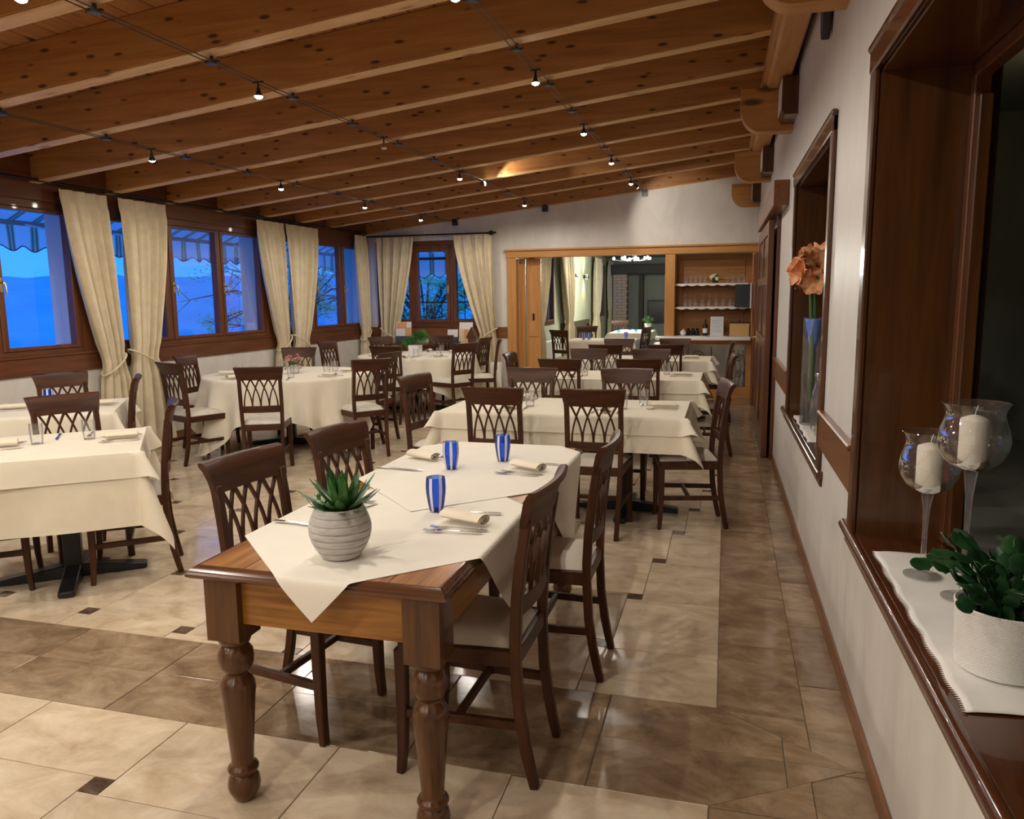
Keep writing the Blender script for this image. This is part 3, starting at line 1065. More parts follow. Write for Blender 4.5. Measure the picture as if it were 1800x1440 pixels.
def tree(loc, rad, h, lab, seed, col, nl=2600, cond=(1, 1, 1)):
    rnd = random.Random(seed)
    t = thing('tree', lab, 'tree', loc, 0, 'trees outside the far windows')
    br = MB()
    tips = []
    br.tube([(0, 0, -2.5), (.05, .03, h * .3), (0, 0, h * .6)], [.22, .16, .1], 8)
    for k in range(34):
        a, el = rnd.uniform(0, 2 * pi), rnd.uniform(-.1, 1.2)
        p0 = Vector((0, 0, h * rnd.uniform(.15, .6)))
        L = rad * rnd.uniform(.65, 1.0)
        p2 = p0 + Vector((cos(a) * cos(el), sin(a) * cos(el), sin(el))) * L
        p1 = (p0 + p2) / 2 + Vector((0, 0, .12 * L))
        br.tube([p0, p1, p2], [.05, .028, .008], 5)
        tips += [(p0, p1, p2)]
        for j in range(3):
            b0 = p1.lerp(p2, rnd.random())
            b1 = b0 + Vector((rnd.gauss(0, 1), rnd.gauss(0, 1), rnd.gauss(0, .7))).normalized() * L * .35
            br.tube([b0, b1], [.014, .004], 4)
            tips.append((b0, (b0 + b1) / 2, b1))
    br.build('branches', mat('bark', (.10, .085, .07), .9), t)
    lf = MB()
    for k in range(nl):
        p0, p1, p2 = rnd.choice(tips)
        p = p1.lerp(p2, rnd.random()) + Vector((rnd.gauss(0, .12), rnd.gauss(0, .12), rnd.gauss(0, .12)))
        q = Matrix.Rotation(rnd.uniform(0, 6.28), 3, 'Z') @ Matrix.Rotation(rnd.uniform(0, 3.1), 3, 'X')
        s = rnd.uniform(.03, .065)
        lf.add([p + q @ Vector(c) * s for c in ((-1, 0, 0), (0, -.5, .15), (1.2, 0, 0), (0, .5, .15))], [(0, 1, 2, 3)])
    Mf = mat('leaves_' + str(seed), col, .7)
    vv = coords(Mf, (1, 1, 1))
    setc(Mf, ramp(Mf, noise(Mf, vv, 1.5, 3), [(.35, tuple(c * .6 for c in col)), (.65, col)]))
    tl = N(Mf, 'ShaderNodeBsdfTranslucent')
    tl.inputs[0].default_value = (*col, 1)
    ms = N(Mf, 'ShaderNodeMixShader')
    ms.inputs[0].default_value = .5
    LK(Mf, Mf.node_tree.nodes['Principled BSDF'].outputs[0], ms.inputs[1])
    LK(Mf, tl.outputs[0], ms.inputs[2])
    LK(Mf, ms.outputs[0], Mf.node_tree.nodes['Material Output'].inputs[0])
    lf.build('foliage', Mf, t, smooth=0, kind='stuff')


tree((-13.5, 22.0, -1.2), 3.6, 4.6, 'bare-branched yellow-green tree outside the far left window', 3, (.80, .82, .35), 5200)
tree((-8.6, 21.5, -1.4), 3.0, 4.2, 'yellow-green leafy tree outside the back window behind the iron railing', 5, (.88, .88, .38), 9500)
rl = thing('railing', 'dark wrought iron railing with leaf-shaped spikes outside the back window', 'railing', (-4.9, 13.4, 0))
mb = MB()
for k in range(17):
    x = -1.2 + k * .15
    MB().tube([(x, 0, -.25), (x, 0, 1.62 if k % 3 == 1 else 1.45)], .007, 6).build('bar', MT['iron'], rl)
MB().box(-1.25, 1.25, -.01, .01, 1.44, 1.465).box(-1.25, 1.25, -.01, .01, .2, .225).build('rails', MT['iron'], rl)
mb = MB()
for k in range(1, 17, 3):
    x = -1.2 + k * .15
    for s in (-1, 1):
        mb.prism([(x, 1.52), (x + s * .05, 1.58), (x + s * .13, 1.60), (x + s * .06, 1.545)], -.005, .005, lambda u, v, w: (u, w, v))
    mb.prism([(x - .02, 1.6), (x, 1.72), (x + .02, 1.6)], -.005, .005, lambda u, v, w: (u, w, v))
for k in range(9):
    a = pi * (k + .5) / 9
    mb.tube([(-.33, 0, 1.13), (-.33 + .17 * cos(a), 0, 1.13 + .17 * sin(a))], [.012, .003], 5)
mb.build('ornaments', MT['iron'], rl)

# ------------------------------------------------------------------ bar niche
bar = thing('bar_cabinet', 'honey wood bar niche with two glass shelves and ironwork front, right of the passage', 'cabinet', (0, 0, 0))
MB().box(-.90, -.752, 11.862, 12.28, 0, 2.142).build('divider', MT['bar'], bar, bevel=.004, smooth=0)
MB().box(.352, .418, 11.862, 12.28, 0, 2.142).build('side_post', MT['bar'], bar, bevel=.004, smooth=0)
bk = MB().box(-.752, .352, 12.24, 12.28, .1, 2.142).build('back_panel', MT['bardark'], bar, smooth=0)
for z0, z1 in ((.98, 1.30), (1.42, 1.66), (1.76, 2.07)):
    MB().box(-.66, .26, 12.226, 12.242, z0, z1).build('raised_field', MT['bardark'], bk, bevel=.008, smooth=0)
for z in (1.700, 1.355):
    MB().box(-.752, .352, 11.90, 12.24, z - .028, z).build('shelf', MT['barx'], bar, bevel=.003, smooth=0)
MB().box(-.752, .352, 11.872, 11.9, .80, .868).box(-.752, .352, 11.872, 11.9, 0, .165).box(.30, .352, 11.872, 11.9, .165, .80).build('front_frame', MT['barx'], bar, bevel=.003, smooth=0)
MB().box(-.76, .302, 11.885, 11.90, .16, .805).build('metal_panel', mat('pewter_panel', (.50, .49, .46), .16, .85), bar, smooth=0)
ir = MB()
for x0 in (-.55, -.2, .08):
    ir.tube([(x0, 11.876, .2), (x0, 11.876, .77)], .006, 6)
for cx, cz, q in ((-.40, .62, .09), (-.40, .36, .09), (.20, .60, .06), (.20, .36, .06)):
    ir.tube([(cx + q * cos(a) * (1 - a / 14), 11.876, cz + q * sin(a) * (1 - a / 14)) for a in [k * .35 for k in range(30)]], .006, 5)
for x0 in (.14, .20, .26):
    ir.tube([(x0, 11.876, .18), (x0 + .02, 11.876, .45), (x0 - .01, 11.876, .72)], .005, 5)
ir.tube([(.115, 11.876, .175), (.285, 11.876, .175), (.285, 11.876, .78), (.115, 11.876, .78)], .006, 5, close=True)
ir.build('ironwork', mat('grey_ironwork', (.10, .10, .095), .4, .8), bar)
ct = MB()
pf = [(-1.02, 12.23), (-1.02, 11.70), (-.95, 11.60), (-.86, 11.575), (.35, 11.575), (.35, 12.23)]
pf = [(-.755 if x < -.8 and y > 12 else x, y) for x, y in pf]
pf = [(-.748, 12.225), (-.748, 11.858), (-1.02, 11.858), (-1.02, 11.70), (-.97, 11.61), (-.88, 11.575), (.35, 11.575), (.35, 12.225)]
ct.prism(pf, .872, .925, lambda x, y, z: (x, y, z))
tag(ct.build('bar_counter', MT['white'], None, bevel=.015, seg=3), 'thick white counter slab with rounded end in the bar niche', 'counter')


def lace(z, lab):
    w = lambda u: .012 + .010 * abs(sin(u * 9 * pi))
    mb = MB().grid(72, 1, lambda u, t: (-.72 + 1.02 * u, 12.2 - .305 * t, z + .003))
    mb.grid(72, 2, lambda u, t: (-.72 + 1.02 * u, 11.895 - .002 * t, z + .003 - t * (.018 + .022 * abs(sin(u * 7 * pi)))))
    tag(mb.build('shelf_lace', MT['white_linen'], None, weld=True), lab, 'shelf lace', 'lace runners of the bar shelves')


lace(1.700, 'white scalloped lace runner on the upper bar shelf')
lace(1.355, 'white scalloped lace runner on the lower bar shelf')
GW = [(.034, .0), (.034, .002), (.037, .05), (.033, .075), (.012, .105), (.004, .112), (.004, .165), (.008, .172), (.034, .178), (.034, .181)]
gp = Proto(tag(MB().lathe(GW, 16, cap=False).build('wine_glass', MT['glass'], None, smooth=60), '', 'wine glass'))
ORD = ['first', 'second', 'third', 'fourth', 'fifth', 'sixth', 'seventh', 'eighth', 'ninth', 'tenth']
G_UP = 'upturned glasses on the upper bar shelf'
G_LO = 'upturned wine glasses on the lower bar shelf'
for i, x in enumerate((-.60, -.53, -.46, -.39, -.32, .0, .08, .16, .24)):
    gp.put((x, 12.05, 1.706), 0, 'upturned stemmed glass on the upper bar shelf, %s from the left' % ORD[i], G_UP)
for i, x in enumerate((-.60, -.53, -.46, -.35, -.25, -.15, -.05, .05, .14, .23)):
    gp.put((x, 12.02, 1.361), 0, 'upturned wine glass on the lower bar shelf, %s from the left' % ORD[i], G_LO)
# slate board in front of the shelves
sb = thing('menu_board', 'dark slate board hanging at the right edge of the bar shelves', 'board', (.22, 11.84, 1.49))
MB().box(-.105, .105, -.01, .01, -.14, .19).build('slate', mat('slate', (.035, .036, .04), .5), sb)
MB().box(.107, .127, -.012, .012, -.16, .21).build('side_bar', MT['white'], sb)
MB().tube([(-.08, 0, .19), (-.08, .02, .30)], .003, 5).build('hook', MT['steel'], sb)
# rose bouquet
fl = thing('rose_bouquet', 'cream rose bouquet with dark leaves at the middle of the upper bar shelf', 'flowers', (-.17, 11.95, 1.706))
MB().lathe([(.03, 0), (.045, .02), (.05, .05), (.045, .075)], 14).build('bowl', mat('dark_bowl', (.03, .03, .03), .3), fl)
rnd = random.Random(4)
for k in range(6):
    a = k * 1.05
    q = .0 if k == 0 else .055
    c = Vector((q * cos(a), q * sin(a) - .01, .115 if k == 0 else .085 + .02 * sin(a * 2)))
    mb = MB()
    for j in range(9):
        b = j * 2.4
        r_ = .012 + .0028 * j
        mb.grid(4, 3, lambda u, t: tuple(c + Vector(((r_ * (.6 + .5 * t)) * cos(b + (u - .5) * 2), (r_ * (.6 + .5 * t)) * sin(b + (u - .5) * 2), -.02 + .045 * t - .008 * j * .2))))
    mb.build('rose', mat('cream_rose', (.80, .76, .45), .6), fl)
for k in range(12):
    a = k * .55
    p = Vector((.075 * cos(a), .06 * sin(a), .07 + .03 * sin(k * 2.3)))
    d = Vector((cos(a), sin(a), .5)).normalized()
    MB().add([p, p + d * .03 + Vector((-sin(a), cos(a), 0)) * .016, p + d * .065, p + d * .03 - Vector((-sin(a), cos(a), 0)) * .016], [(0, 1, 2), (0, 2, 3)]).build('leaf', mat('rose_leaf', (.02, .05, .018), .5) if k == 0 else bpy.data.materials['rose_leaf'], fl)
# things on the counter
ZC = .9255
bt = thing('bottle', 'small dark bottle with pale label on the bar counter', 'bottle', (-.30, 12.0, ZC))
MB().lathe([(.034, 0), (.036, .01), (.036, .13), (.03, .16), (.013, .185), (.012, .225), (.015, .228), (.015, .24)], 18).build('body', mat('dark_bottle', (.012, .008, .008), .15), bt)
MB().lathe([(.0366, .04), (.0366, .11)], 18, cap=False).build('paper_label', MT['whitep'], bt)
ps = thing('menu_stand', 'white printed sheet leaning in a clear stand on the bar counter', 'menu', (-.13, 11.86, ZC))
MB().prism([(0, .005), (.004, .005), (.10, .285), (.096, .285)], -.095, .095, lambda y, z, x: (x, y, z)).build('sheet', mat('grey_white_paper', (.66, .66, .68), .6), ps)
MB().box(-.12, .12, -.06, .10, 0, .006).build('base', MT['white'], ps)
wl = MB()
for k in range(7):
    zz = .06 + k * .028
    wl.box(-.07, .07 - .02 * (k % 3), zz * .343 - .002, zz * .343 - .0008, zz, zz + .006)
wl.build('print', mat('grey_print', (.42, .42, .44), .7), ps)
bx = thing('wooden_box', 'plain light wooden box on the right of the bar counter', 'box', (.195, 12.0, ZC))
MB().box(-.14, .14, -.11, .11, 0, .185).build('body', mat('light_box_wood', (.62, .38, .15), .5), bx, bevel=.004)
MB().box(-.145, .145, -.115, .115, .187, .205).build('lid', mat('dark_box_lid', (.06, .03, .015), .4), bx, bevel=.004)
MB().lathe([(0, 0), (.014, .004), (.017, .016), (.010, .026), (0, .03)], 12, (0, 0, .205)).build('knob', MT['steel'], bx)
cp = thing('sugar_bowl', 'small white lidded bowl at the left of the bar counter', 'bowl', (-.62, 11.92, ZC))
MB().lathe([(.02, 0), (.04, .02), (.045, .045), (.04, .06)], 18).build('bowl', MT['white'], cp)
MB().lathe([(.042, .06), (.03, .078), (.008, .085), (.01, .1), (0, .105)], 18).build('lid', MT['white'], cp)
gn = thing('black_grinder_set', 'low dark tray of black jars behind the white bowl on the bar counter', 'jars', (-.50, 12.06, ZC))
for k, x in enumerate((-.05, .02, .08)):
    MB().lathe([(.028, 0), (.03, .05), (.018, .07), (.022, .09), (0, .1)], 14, (x, 0, .012)).build('jar', MT['iron'], gn)
MB().box(-.1, .12, -.04, .04, 0, .012).build('tray', MT['iron'], gn)
cl = MB().grid(10, 8, lambda u, t: (-.86 + .62 * u, 11.60 + .20 * t, ZC + .003 + .006 * sin(5 * u + 3 * t) ** 2))
tag(cl.build('folded_napkin_stack', MT['white_linen'], None, solid=.006), 'white folded cloth lying along the left of the bar counter', 'cloth')
# radiators
for loc, lab in (((-3.52, 11.80, .1), 'white panel radiator under the rail beside the honey wood portal'),):
    ra = thing('radiator', lab, 'radiator', loc)
    MB().box(-.11, .08, -.04, .04, 0, .40).build('panel', MT['whitep'], ra, bevel=.006)
    for k in range(5):
        MB().box(-.10 + k * .036, -.08 + k * .036, -.046, -.04, .02, .38).build('fin', MT['whitep'], ra)
    MB().box(-.09, -.07, -.01, .1, -.1, .0).box(.05, .07, -.01, .1, -.1, .0).build('bracket', MT['whitep'], ra)
ra = thing('radiator', 'long white radiator under the first window of second room', 'radiator', (-3.25, 14.4, .1))
MB().box(-.05, .05, -.9, .9, 0, .60).build('panel', MT['whitep'], ra, bevel=.01)
MB().box(-.07, .0, -.8, -.77, -.1, .05).box(-.07, .0, .77, .8, -.1, .05).build('bracket', MT['whitep'], ra)

# ------------------------------------------------------------------ low-voltage spotlights on cables
ROWS = {'A': ('right', lambda y: -1.33 + .0095 * y), 'B': ('middle', lambda y: -2.91 + .0145 * y), 'C': ('left', lambda y: -4.49 + .0235 * y)}
for k, (nm, fx) in ROWS.items():
    cb = thing('lighting_cable', 'pair of thin steel lighting cables under the rafters, %s run of three' % nm, 'cable', (0, 0, 0), 0, 'lighting cables')
    for s in (-.022, .022):
        MB().tube([(fx(y) + s, y, zc(fx(y)) - .03) for y in (-3.4, 4, 8, 11.86)], .0035, 5).build('wire', MT['cable'], cb)
    clip_ = None
    for j in range(-10, 7):
        y = 5.67 + .835 * j - .02
        if clip_ is None:
            mb = MB()
            mb.lathe([(.03, -.012), (.034, -.006), (.034, 0), (.01, .004), (.01, .032)], 12, (0, 0, -.03))
            mb.box(-.045, .045, -.008, .008, -.036, -.026)
            clip_ = mb.build('cable_clip', MT['lampblack'], cb)
            c = clip_
        else:
            c = clip_.copy()
            COL.objects.link(c)
        if c.parent is not cb:
            c.parent = cb
        c.location = (fx(y), y, zc(fx(y)))
    MB().box(-.04, .04, -.03, .03, -.05, .05).build('end_anchor', MT['lampblack'], cb).location = (fx(11.86), 11.86, zc(fx(11.86)) - .03)


def spotlamp(row, y, lab, lit=True, aim=None, power=1.0, cone=75):
    nm, fx = ROWS[row]
    x = fx(y)
    z = zc(x) - .03
    t = thing('spotlight', lab, 'spotlight', (x, y, z), 0, 'halogen spotlights on the ceiling cables')
    MB().box(-.035, .035, -.007, .007, -.006, .006).build('clamp_bar', MT['lampblack'], t)
    d = Vector((0, 0, -1)) if aim is None else Vector(aim).normalized()
    q = d.to_track_quat('-Z', 'Y').to_matrix()
    MB().tube([(0, 0, 0), (0, 0, -.03), tuple(Vector((0, 0, -.03)) + d * .02)], .007, 8).build('stem', MT['lampblack'], t)
    o = Vector((0, 0, -.045))
    MB().lathe([(.0, .012), (.011, .01), (.013, -.01), (.018, -.02), (.026, -.034), (.0265, -.038)], 18, cap=False).map(lambda a, b, c: tuple(o + q @ Vector((a, b, c)))).build('reflector', MT['lampblack'] if lit else MT['steel'], t)
    MB().lathe([(.025, -.0375), (.022, -.046), (.012, -.052), (.0, -.054)], 18, cap=False).map(lambda a, b, c: tuple(o + q @ Vector((a, b, c)))).build('lens', MT['bulb'] if lit else MT['deadbulb'], t)
    if lit:
        L = bpy.data.lights.new('spotlight_beam', 'SPOT')
        L.energy = LAMP_W * power
        L.color = (1, .905, .78)
        L.spot_size = R(176 if aim is None else cone)
        L.spot_blend = .36 if aim is None else .5
        L.shadow_soft_size = .022
        lo = bpy.data.objects.new('spotlight_beam', L)
        COL.objects.link(lo)
        lo.parent = t
        lo.location = o + d * .066
        lo.rotation_euler = d.to_track_quat('-Z', 'Y').to_euler()


for y, w in ((3.72, 'nearest'), (5.28, 'second'), (7.01, 'third'), (8.62, 'fourth'), (10.27, 'fifth')):
    spotlamp('A', y, 'lit halogen spotlight, %s visible on the right-hand cable' % w)
spotlamp('A', 10.75, 'small spotlight at the far end of the right-hand cable, turned to the back wall', aim=(.42, 1, -.32), power=.7)
for y, w in ((2.75, 'nearest'), (4.42, 'second')):
    spotlamp('B', y, 'lit halogen spotlight, %s visible on the middle cable' % w)
spotlamp('B', 6.2, 'unlit hanging spotlight on the middle cable', lit=False)
spotlamp('B', 8.05, 'lit halogen spotlight on the middle cable beyond the unlit one')
spotlamp('B', 8.78, 'tilted spotlight on the middle cable lighting up the rafters', aim=(.80, .20, .16), power=1.0)
spotlamp('B', 10.67, 'lit halogen spotlight, farthest on the middle cable')
for y, w in ((5.26, 'nearest'), (7.02, 'second'), (8.8, 'third'), (10.5, 'farthest')):
    spotlamp('C', y, 'lit halogen spotlight, %s visible on the left-hand cable' % w, aim=(-.30, .42, -1) if y < 6 else None, power=.9, cone=140)
for row, ys in (('A', (2.0, .3, -1.4, -2.9)), ('B', (1.1, -.6, -2.2)), ('C', (3.5, 1.8, .1, -1.6))):
    for i, y in enumerate(ys):
        spotlamp(row, y, '%s halogen spotlight of the %s cable beyond the upper edge of the picture' % (('first', 'second', 'third', 'fourth')[i], ROWS[row][0]), power=1.4)

# ------------------------------------------------------------------ dining chair
PZ = [(0, -.250), (.06, -.236), (.14, -.220), (.26, -.203), (.42, -.195), (.50, -.196), (.62, -.203), (.76, -.218), (.88, -.236)]


def py(z):
    for (z0, y0), (z1, y1) in zip(PZ, PZ[1:]):
        if z <= z1:
            return y0 + (y1 - y0) * (z - z0) / (z1 - z0)
    return PZ[-1][1] + (z - .88) * -.2


def make_chair():
    t = thing('dining_chair', '', 'chair')
    wd, wx = MT['chair'], MT['chairx']
    for s in (-1, 1):
        px = lambda z: s * (.150 + .020 * min(1, z / .6))
        MB().strip([(px(z), y, z) for z, y in PZ], [.034 if z > .1 else .028 + .06 * z for z, y in PZ], .030, (1, 0, 0)).build('back_leg', wd, t, bevel=.004, smooth=40)
    for s in (-1, 1):
        pts = [(s * .184, .192, 0), (s * .182, .184, .10), (s * .181, .181, .25), (s * .181, .181, .43)]
        MB().strip(pts, [.024, .030, .036, .040], .036, (1, 0, 0)).build('front_leg', wd, t, bevel=.004, smooth=40)
    fr = MB()
    fr.prism([(-.165, .176), (.165, .176), (.165, .198), (-.165, .198)], .405, .458, lambda x, y, z: (x, y, z))
    fr.prism([(-.152, -.206), (.152, -.206), (.152, -.184), (-.152, -.184)], .405, .458, lambda x, y, z: (x, y, z))
    for s in (-1, 1):
        fr.prism([(s * .153, -.195), (s * .178, -.195), (s * .199, .185), (s * .174, .185)], .405, .458, lambda x, y, z: (x, y, z))
    fr.build('seat_frame', wx, t, bevel=.003, smooth=40)
    st = MB()
    n = 12

    def cush(u, v):
        x0 = (.155 + .038 * v)
        y = -.185 + .378 * v
        k = (2 * u - 1)
        q = (1 - abs(k) ** 4) * (1 - abs(2 * v - 1) ** 4)
        return (k * x0, y, .460 + .046 * q ** .45)
    st.grid(n, n, cush)
    st.grid(2, 2, lambda u, v: (((2 * u - 1) * (.155 + .038 * v)), -.185 + .378 * v, .4585))
    st.build('seat', MT['seat'], t, smooth=70)
    for s in (-1, 1):
        MB().strip([(s * .162, -.212, .212), (s * .182, .182, .212)], .022, .030, (0, 0, 1)).build('side_stretcher', wx, t, bevel=.003, smooth=40)
    MB().strip([(-.172, .0, .212), (.172, .0, .212)], .022, .026, (0, 0, 1)).build('cross_stretcher', wx, t, bevel=.003, smooth=40)
    # top rail: bowed backwards, wider at its moulded top
    prof = [(.852, .012), (.852, -.012), (.90, -.013), (.935, -.020), (.950, -.030), (.962, -.030), (.968, -.020), (.966, -.004), (.955, .004), (.93, .010)]
    tr = MB()
    nx = 14
    vs, fs = [], []
    for i in range(nx + 1):
        k = 2 * i / nx - 1
        for z, yo in prof:
            vs.append((k * (.186 + .020 * (z - .852) / .115), py(z) + yo - .022 * (1 - k * k) + .004, z))
    m_ = len(prof)
    for i in range(nx):
        for j in range(m_):
            fs.append((i * m_ + j, i * m_ + (j + 1) % m_, (i + 1) * m_ + (j + 1) % m_, (i + 1) * m_ + j))
    fs += [tuple(range(m_)), tuple(range(nx * m_, nx * m_ + m_))]
    tr.add(vs, fs).build('top_rail', wx, t, smooth=40)
    bw = lambda x: -.018 * (1 - (x / .17) ** 2)
    MB().strip([(x, py(.595) + bw(x), .595) for x in (-.158, -.08, 0, .08, .158)], .058, .020, (0, 1, 0)).build('lower_rail', wx, t, bevel=.003, smooth=40)
    # lattice of crossing curved slats
    T_ = [-.148 + .074 * j for j in range(5)]
    B_ = [-.140 + .070 * j for j in range(5)]
    for j in range(5):
        for d in (-1, 1):
            if not 0 <= j + d <= 4:
                continue
            pts = []
            for k in range(9):
                s = k / 8
                g = 1 - (1 - s) ** 1.9
                x = T_[j] + (B_[j + d] - T_[j]) * g
                z = .862 - .245 * s
                pts.append((x, py(z) + bw(x) + .001 * d, z))
            MB().strip(pts, [.014 - .004 * sin(pi * k / 8) for k in range(9)], .011, (0, 1, 0)).build('lattice_slat', wd, t, smooth=40)
    return t


CH = Proto(make_chair())


def chair(x, y, fx, fy, lab, grp):
    return CH.put((x, y, 0), atan2(-fx, fy), lab, grp)


G1, G2 = 'chairs at the wooden farmhouse table', 'chairs of the right row of white tables'
chair(-.785, 2.31, -1, .02, 'brown lattice-back chair nearest the camera on the right side of the wooden farmhouse table', G1)
chair(-.695, 3.03, -1, .0, 'brown lattice-back chair at far right side of the wooden farmhouse table', G1)
chair(-1.467, 2.41, .99, -.13, 'brown lattice-back chair on the left of the wooden farmhouse table, behind the potted succulent', G1)
chair(-1.42, 3.03, .985, -.17, 'brown lattice-back chair at the far left side of the wooden farmhouse table', G1)
chair(-1.42, 4.90, 0, 1, 'brown lattice-back chair with its back to the camera, left one before the first white table', G2)
chair(-.78, 4.925, 0, 1, 'brown lattice-back chair with its back to the camera, right one before the first white table', G2)
chair(-1.98, 5.25, .976, -.216, 'brown lattice-back chair at the left end of the first white table', G2)
chair(-.233, 5.206, -.984, -.178, 'brown lattice-back chair seen from the side at the right end of the first white table', G2)
chair(-1.49, 5.71, .0, -1, 'brown lattice-back chair facing the camera, left one behind the first white table', G2)
chair(-.74, 5.76, .0, -1, 'brown lattice-back chair facing the camera, right one behind the first white table', G2)
chair(-1.46, 7.16, 0, 1, 'dark lattice-back chair with its back to the camera, left one before the second white table', G2)
chair(-.75, 7.24, 0, 1, 'dark lattice-back chair with its back to the camera, right one before the second white table', G2)
chair(-1.43, 8.02, .0, -1, 'lattice-back chair facing the camera, left one behind the second white table', G2)
chair(-.76, 8.05, .0, -1, 'lattice-back chair facing the camera, right one behind the second white table', G2)
chair(-1.36, 9.29, 0, 1, 'dark lattice-back chair with its back to the camera, left one before the third white table', G2)
chair(-.665, 9.35, 0, 1, 'dark lattice-back chair with its back to the camera, right one before the third white table', G2)
chair(-1.37, 10.05, .0, -1, 'lattice-back chair facing the camera, left one behind the third white table', G2)
chair(-.64, 10.10, .0, -1, 'lattice-back chair facing the camera, right one behind the third white table', G2)
chair(-1.885, 7.63, 1, 0, 'lattice-back chair at the left end of the second white table, before the honey wood portal', G2)
chair(-.175, 7.64, -1, -.05, 'lattice-back chair at the right end of the second white table', G2)
chair(-.17, 9.70, -1, 0, 'lattice-back chair at the right end of the third white table, before the bar front', G2)
G3 = 'chairs at the two square tables by the left windows'
chair(-3.25, 3.515, -.78, -.62, 'lattice-back chair seen edge-on at the right corner of the near left white table', G3)
chair(-3.70, 3.65, .86, -.51, 'lattice-back chair facing the camera behind the near left white table', G3)
chair(-3.82, 3.13, .76, .65, 'chair of which only the legs show under the near left white table', G3)
chair(-4.94, 4.87, .90, -.44, 'lattice-back chair facing the camera behind the blue-lit left table, under the window', G3)
chair(-4.55, 4.72, -.78, -.62, 'lattice-back chair seen edge-on at the right of the blue-lit left table, before the curtain', G3)
G4 = 'chairs around the round table with pink flowers'
chair(-4.87, 6.23, .36, .93, 'lattice-back chair left of the round flower table, nearest to the window wall corner table', G4)
chair(-5.22, 6.90, .98, .15, 'lattice-back chair standing against the window wall at the round flower table', G4)
chair(-3.94, 5.95, -.42, .91, 'lattice-back chair with its back to the camera at the front of the round flower table', G4)
chair(-3.434, 6.83, -.77, .64, 'lattice-back chair at the right of the round flower table, back to the camera', G4)
chair(-4.79, 7.88, .35, -.94, 'lattice-back chair behind the pink flowers of the round flower table', G4)
chair(-3.70, 7.56, -.97, .12, 'blue-lit lattice-back chair at the right rear of the round flower table', G4)
G5 = 'chairs around the round table with green fern'
chair(-4.96, 9.37, .98, -.12, 'dark lattice-back chair turned sideways left of the round fern table, under the window', G5)
chair(-3.98, 8.80, -.10, 1, 'lattice-back chair with its back to the camera before the round fern table', G5)
chair(-4.76, 10.42, .82, -.57, 'lattice-back chair at the left rear of the round fern table, near the corner curtain', G5)
chair(-4.20, 10.82, 0, -1, 'lattice-back chair behind the fern of the round fern table, under the back window', G5)
chair(-3.385, 9.32, -.87, .50, 'lattice-back chair with its back to the camera at the right of the round fern table', G5)
chair(-3.55, 10.52, -.98, .10, 'blue-lit lattice-back chair at the right rear of the round fern table', G5)
chair(-3.20, 9.92, -.96, -.28, 'lattice-back chair seen edge-on beside the radiator at the round fern table', G5)
G6 = 'chairs of the second room'
chair(-2.62, 13.12, .50, .85, 'lattice-back chair at the left front of the nearest table in the second room', G6)
chair(-2.55, 14.46, .10, -1, 'lattice-back chair behind the nearest table in the second room', G6)
chair(-1.62, 14.30, -.9, .30, 'blue-lit lattice-back chair right of the nearest table in the second room', G6)
chair(-2.62, 16.55, .9, .2, 'lattice-back chair at the left of the far table in the second room', G6)
chair(-2.40, 18.15, .1, -1, 'lattice-back chair behind the left half of the far table in second room', G6)
chair(-1.45, 17.40, -1, .0, 'lattice-back chair at the right of the far table in second room, beside the divider', G6)


# ------------------------------------------------------------------ tables and cloths
def pedestal_table(lab, x, y, rz, hx, hy, z=.75, peds=((0, 0),), round_=False, grp=None, arm=.37):
    t = thing('pedestal_table', lab, 'table', (x, y, 0), rz, grp)
    if round_:
        MB().lathe([(hx - .01, z - .03), (hx, z - .025), (hx, z - .002), (hx - .006, z)], 48).build('tabletop', MT['farm'], t)
    else:
        MB().box(-hx, hx, -hy, hy, z - .03, z).build('tabletop', MT['farm'], t, bevel=.004)
    for px, py_ in peds:
        MB().prism([(-.045, -.045), (.045, -.045), (.045, .045), (-.045, .045)], .03, z - .03, lambda a, b, c: (a + px, b + py_, c)).build('column', MT['blackbase'], t, bevel=.008)
        for k in range(4):
            c, s = cos(k * pi / 2), sin(k * pi / 2)
            MB().prism([(.0, .005), (arm, .005), (arm, .035), (.06, .075), (0, .075)], -.04, .04, lambda u, v, w: (px + u * c - w * s, py_ + u * s + w * c, v)).build('base_arm', MT['blackbase'], t, bevel=.006)
    return t


